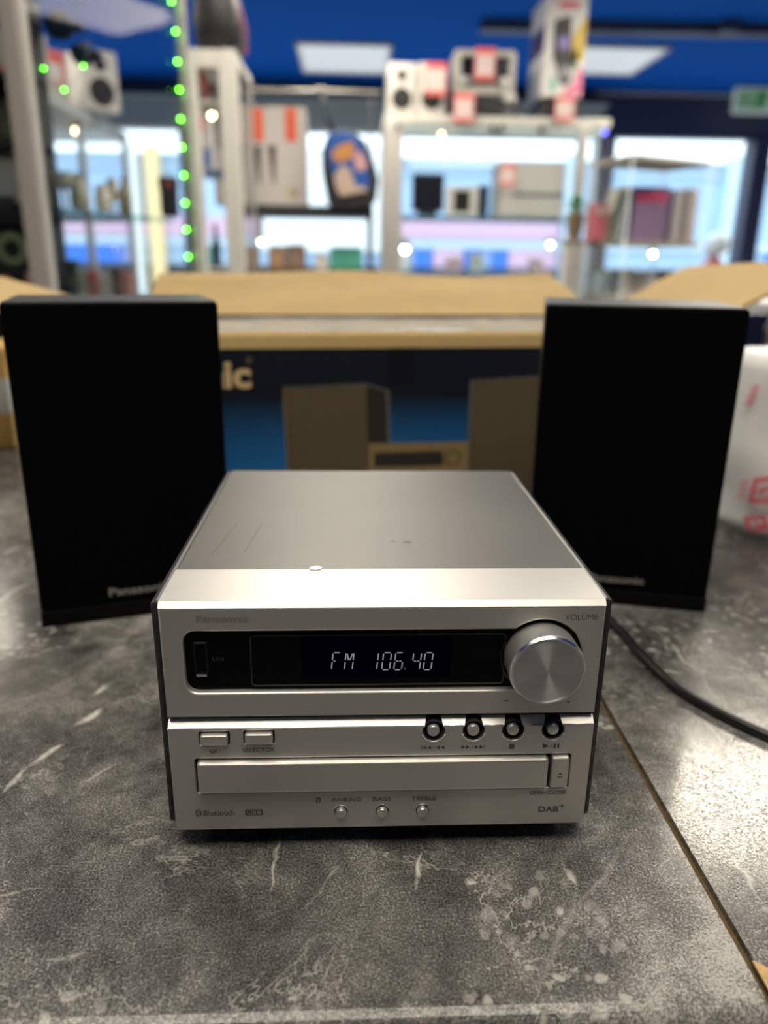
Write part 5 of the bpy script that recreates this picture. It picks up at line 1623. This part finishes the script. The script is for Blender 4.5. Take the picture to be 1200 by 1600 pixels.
# plant and brown pot left of the books, on a narrow pedestal
q = P(896, 375, 2.95)
t = thing('pedestal', 'narrow pale pedestal between the glass cabinets', 'stand', (q.x, 2.95, FLOOR_Z))
box('column', -0.035, 0.035, -0.03, 0.04, 0, q.z + F - 0.01, WHITEP, t, r=0.003)
box('plate', -0.045, 0.045, -0.04, 0.05, q.z + F - 0.012, q.z + F, PT, t, r=0.002)
t = thing('potted_plant', 'small green plant in a brown pot between the glass cabinets', 'plant', (q.x, 2.95, q.z))
link('pot', lathe_me([(0.025, 0), (0.034, 0.06), (0.037, 0.10), (0.031, 0.10)], n=24), mat('pot_brown', (0.22, 0.16, 0.10), 0.6), t)
LEAF = mat('leaf_green', (0.06, 0.28, 0.05), 0.5)
for k in range(9):
    a = 2.4 * k
    l_ = 0.05 + 0.02 * (k % 3)
    d = Vector((math.cos(a), math.sin(a), 0))
    n_ = Vector((-d.y, d.x, 0))
    b0_ = Vector((0, 0, 0.10))
    m_ = d * l_ * 0.5 + Vector((0, 0, 0.13 + 0.012 * (k % 4)))
    e_ = d * l_ + Vector((0, 0, 0.12 + 0.012 * (k % 4)))
    link('leaf', slab_me([b0_ - n_ * 0.002, m_ - n_ * 0.012, e_, m_ + n_ * 0.012], 0.0008), LEAF, t)

# ---- exit sign
Y = 6.1
a, b_ = P(1144, 177, Y), P(1262, 138, Y)
t = thing('exit_sign', 'green and white fire exit sign at the upper right', 'sign', (a.x, Y, a.z))
w, h = b_.x - a.x, b_.z - a.z
link('sign_plate', plate_me([rrect(0, w, 0, h, 0.02)], 0.03, 0.003), mat('sign_white', (0.80, 0.86, 0.78), 0.5, emit=(0.8, 0.95, 0.75), estr=0.16), t)  # faint glow added to plate, field and letters to brighten the sign
link('green_field', plate_me([[(w * 0.06, h * 0.20), (w * 0.44, h * 0.20), (w * 0.47, h * 0.88), (w * 0.06, h * 0.88)]], 0.002, y=-0.002), mat('sign_green', (0.05, 0.42, 0.08), 0.5, emit=(0.05, 0.5, 0.08), estr=0.10), t)
link('sign_word', text_me('FIRE', w * 0.24, h * 0.24, w * 0.21, h * 0.70, -0.004, bold=0.02), mat('sign_letters', (0.82, 0.9, 0.78), 0.5, emit=(0.8, 0.95, 0.75), estr=0.16), t)
link('sign_word', text_me('EXIT', w * 0.24, h * 0.24, w * 0.21, h * 0.38, -0.004, bold=0.02), MATS['sign_letters'], t)
link('arrow', plate_me([[(w * 0.58, h * 0.30), (w * 0.64, h * 0.30), (w * 0.64, h * 0.60), (w * 0.70, h * 0.60), (w * 0.61, h * 0.80), (w * 0.52, h * 0.60), (w * 0.58, h * 0.60)]], 0.002, y=-0.002), MATS['sign_green'], t)
for k in (0.2, 0.8):
    link('hanger', tube_me([(w * k, 0.015, h - 0.002), (w * k, 0.015, CEIL_Z - a.z)], 0.004, 8), ALU, t)

# ------------------------------------------------------------------ person by the window
def person(loc, rz, label):
    t = thing('person', label, 'person', loc, rz)
    # facing +X locally; height about 1.52 m
    J = {'pel': (0, 0, .80, .13, .15), 'wai': (0, 0, .98, .115, .13), 'che': (.01, 0, 1.14, .12, .15), 'nk0': (-.005, 0, 1.25, .07, .09), 'nk1': (.01, 0, 1.31, .05, .05), 'hd0': (.02, 0, 1.37, .070, .064), 'hd1': (.01, 0, 1.45, .085, .072), 'hd2': (.0, 0, 1.495, .05, .05),
         'lsh': (0, .16, 1.20, .055, .055), 'lel': (-.02, .20, .95, .042, .042), 'lwr': (.06, .20, .74, .028, .028), 'lha': (.09, .195, .68, .030, .018),
         'rsh': (0, -.16, 1.20, .055, .055), 'rel': (-.02, -.20, .95, .042, .042), 'rwr': (.06, -.20, .74, .028, .028), 'rha': (.09, -.195, .68, .030, .018),
         'lhi': (0, .085, .74, .085, .085), 'lkn': (.02, .09, .42, .055, .055), 'lan': (-.01, .095, .08, .038, .038), 'lto': (.11, .10, .035, .032, .040),
         'rhi': (0, -.085, .74, .085, .085), 'rkn': (.02, -.09, .42, .055, .055), 'ran': (-.01, -.095, .08, .038, .038), 'rto': (.11, -.10, .035, .032, .040)}
    E_ = [('pel', 'wai'), ('wai', 'che'), ('che', 'nk0'), ('nk0', 'nk1'), ('nk1', 'hd0'), ('hd0', 'hd1'), ('hd1', 'hd2')]
    for s in 'lr':
        E_ += [('che', s + 'sh'), (s + 'sh', s + 'el'), (s + 'el', s + 'wr'), (s + 'wr', s + 'ha'), ('pel', s + 'hi'), (s + 'hi', s + 'kn'), (s + 'kn', s + 'an'), (s + 'an', s + 'to')]
        y = (.195 if s == 'l' else -.195)
        for k in range(4):
            n1, n2 = f'{s}f{k}a', f'{s}f{k}b'
            L_ = (.040, .046, .043, .034)[k]
            J[n1] = (.098 + .006 * (1.5 - k), y + (k - 1.5) * .004, .655, .009, .009)
            J[n2] = (.112 + .012 * (1.5 - k), y + (k - 1.5) * .004, .655 - L_, .007, .007)
            E_ += [(s + 'ha', n1), (n1, n2)]
        J[f'{s}t'] = (.125, y, .665, .010, .010)
        E_ += [(s + 'wr', f'{s}t')]
    names = list(J)
    me = bpy.data.meshes.new('m')
    me.from_pydata([J[n_][:3] for n_ in names], [(names.index(a_), names.index(b2)) for a_, b2 in E_], [])
    o_ = link('body', me, mat('skin', (0.52, 0.30, 0.24), 0.55), t)
    sk = o_.modifiers.new('skin', 'SKIN')
    sk.use_smooth_shade = True
    for i_, n_ in enumerate(names):
        sv = me.skin_vertices[0].data[i_]
        sv.radius = J[n_][3:5]
        sv.use_root = (n_ == 'pel')
    o_.modifiers.new('sub', 'SUBSURF').levels = 1
    o_.modifiers['sub'].render_levels = 1
    # face
    for s in (-1, 1):
        bm = bmesh.new()
        bmesh.ops.create_uvsphere(bm, u_segments=10, v_segments=8, radius=0.011)
        link('eye', finish(bm, smooth=True), mat('eye', (0.05, 0.04, 0.035), 0.2), t).location = (0.086, s * 0.030, 1.42)
        bm = bmesh.new()
        bmesh.ops.create_uvsphere(bm, u_segments=10, v_segments=8, radius=0.02)
        for v in bm.verts:
            v.co.y *= 0.4
            v.co.z *= 1.5
        link('ear', finish(bm, smooth=True), MATS['skin'], t).location = (0.01, s * 0.074, 1.41)
    bm = bmesh.new()
    bmesh.ops.create_cone(bm, segments=10, radius1=0.016, radius2=0.006, depth=0.045, cap_ends=True)
    link('nose', finish(bm, smooth=True), MATS['skin'], t).location = (0.094, 0, 1.395)
    link('mouth', box_me(0.078, 0.086, -0.022, 0.022, 1.348, 1.356, 0.003), mat('lips', (0.38, 0.12, 0.12), 0.5), t)
    # hair: a cap open at the face
    bm = bmesh.new()
    bmesh.ops.create_uvsphere(bm, u_segments=28, v_segments=20, radius=1.0)
    for v in bm.verts:
        c = v.co.copy()
        k = 1 + 0.10 * noise.noise(c * 5)
        v.co = Vector((c.x * 0.118 * k - 0.012, c.y * 0.108 * k, c.z * 0.112 * k + 1.432))
    bmesh.ops.delete(bm, geom=[f for f in bm.faces if f.calc_center_median().x > 0.045 and f.calc_center_median().z < 1.475 or f.calc_center_median().z < 1.34], context='FACES')
    link('hair', finish(bm, smooth=True), mat('hair_white', (0.95, 0.90, 0.80), 0.7), t)
    # coat: stacked ellipses from hem to collar with sleeves
    rings = [(.50, .17, .22), (.80, .165, .21), (.98, .145, .185), (1.12, .15, .195), (1.20, .135, .195), (1.25, .09, .12), (1.285, .07, .075), (1.30, .066, .070)]
    vs, fs = [], []
    n_ = 24
    for z_, rx, ry in rings:
        for k in range(n_):
            a = 2 * PI * k / n_
            vs.append((rx * math.cos(a), ry * math.sin(a), z_))
    for i_ in range(len(rings) - 1):
        for k in range(n_):
            fs.append((i_ * n_ + k, i_ * n_ + (k + 1) % n_, (i_ + 1) * n_ + (k + 1) % n_, (i_ + 1) * n_ + k))
    COAT = mat('coat_red', (0.62, 0.12, 0.10), 0.8)
    link('coat', quads_me(vs, fs, True), COAT, t)
    for s in (-1, 1):
        link('sleeve', tube_me(spline([(0, s * .15, 1.20), (-.015, s * .185, 1.08), (-.02, s * .205, .95), (.02, s * .205, .85), (.055, s * .20, .77)], 5), 0.058, 14), COAT, t)
        link('trouser_leg', tube_me([(0, s * .085, .72), (.02, s * .09, .42), (-.01, s * .095, .09)], 0.085, 14), mat('trousers', (0.03, 0.03, 0.05), 0.8), t)
        link('shoe', box_me(-.06, .15, s * .097 - .045, s * .097 + .045, 0, .08, 0.025, 3), BLACKM, t)
    return t


pp = P(1122, 362, 7.4)
prs = person((pp.x, 7.4, FLOOR_Z - 0.02), math.radians(140), 'person with white hair and red coat outside the right window')
prs.scale = [(pp.z - FLOOR_Z + 0.02) / 1.548] * 3
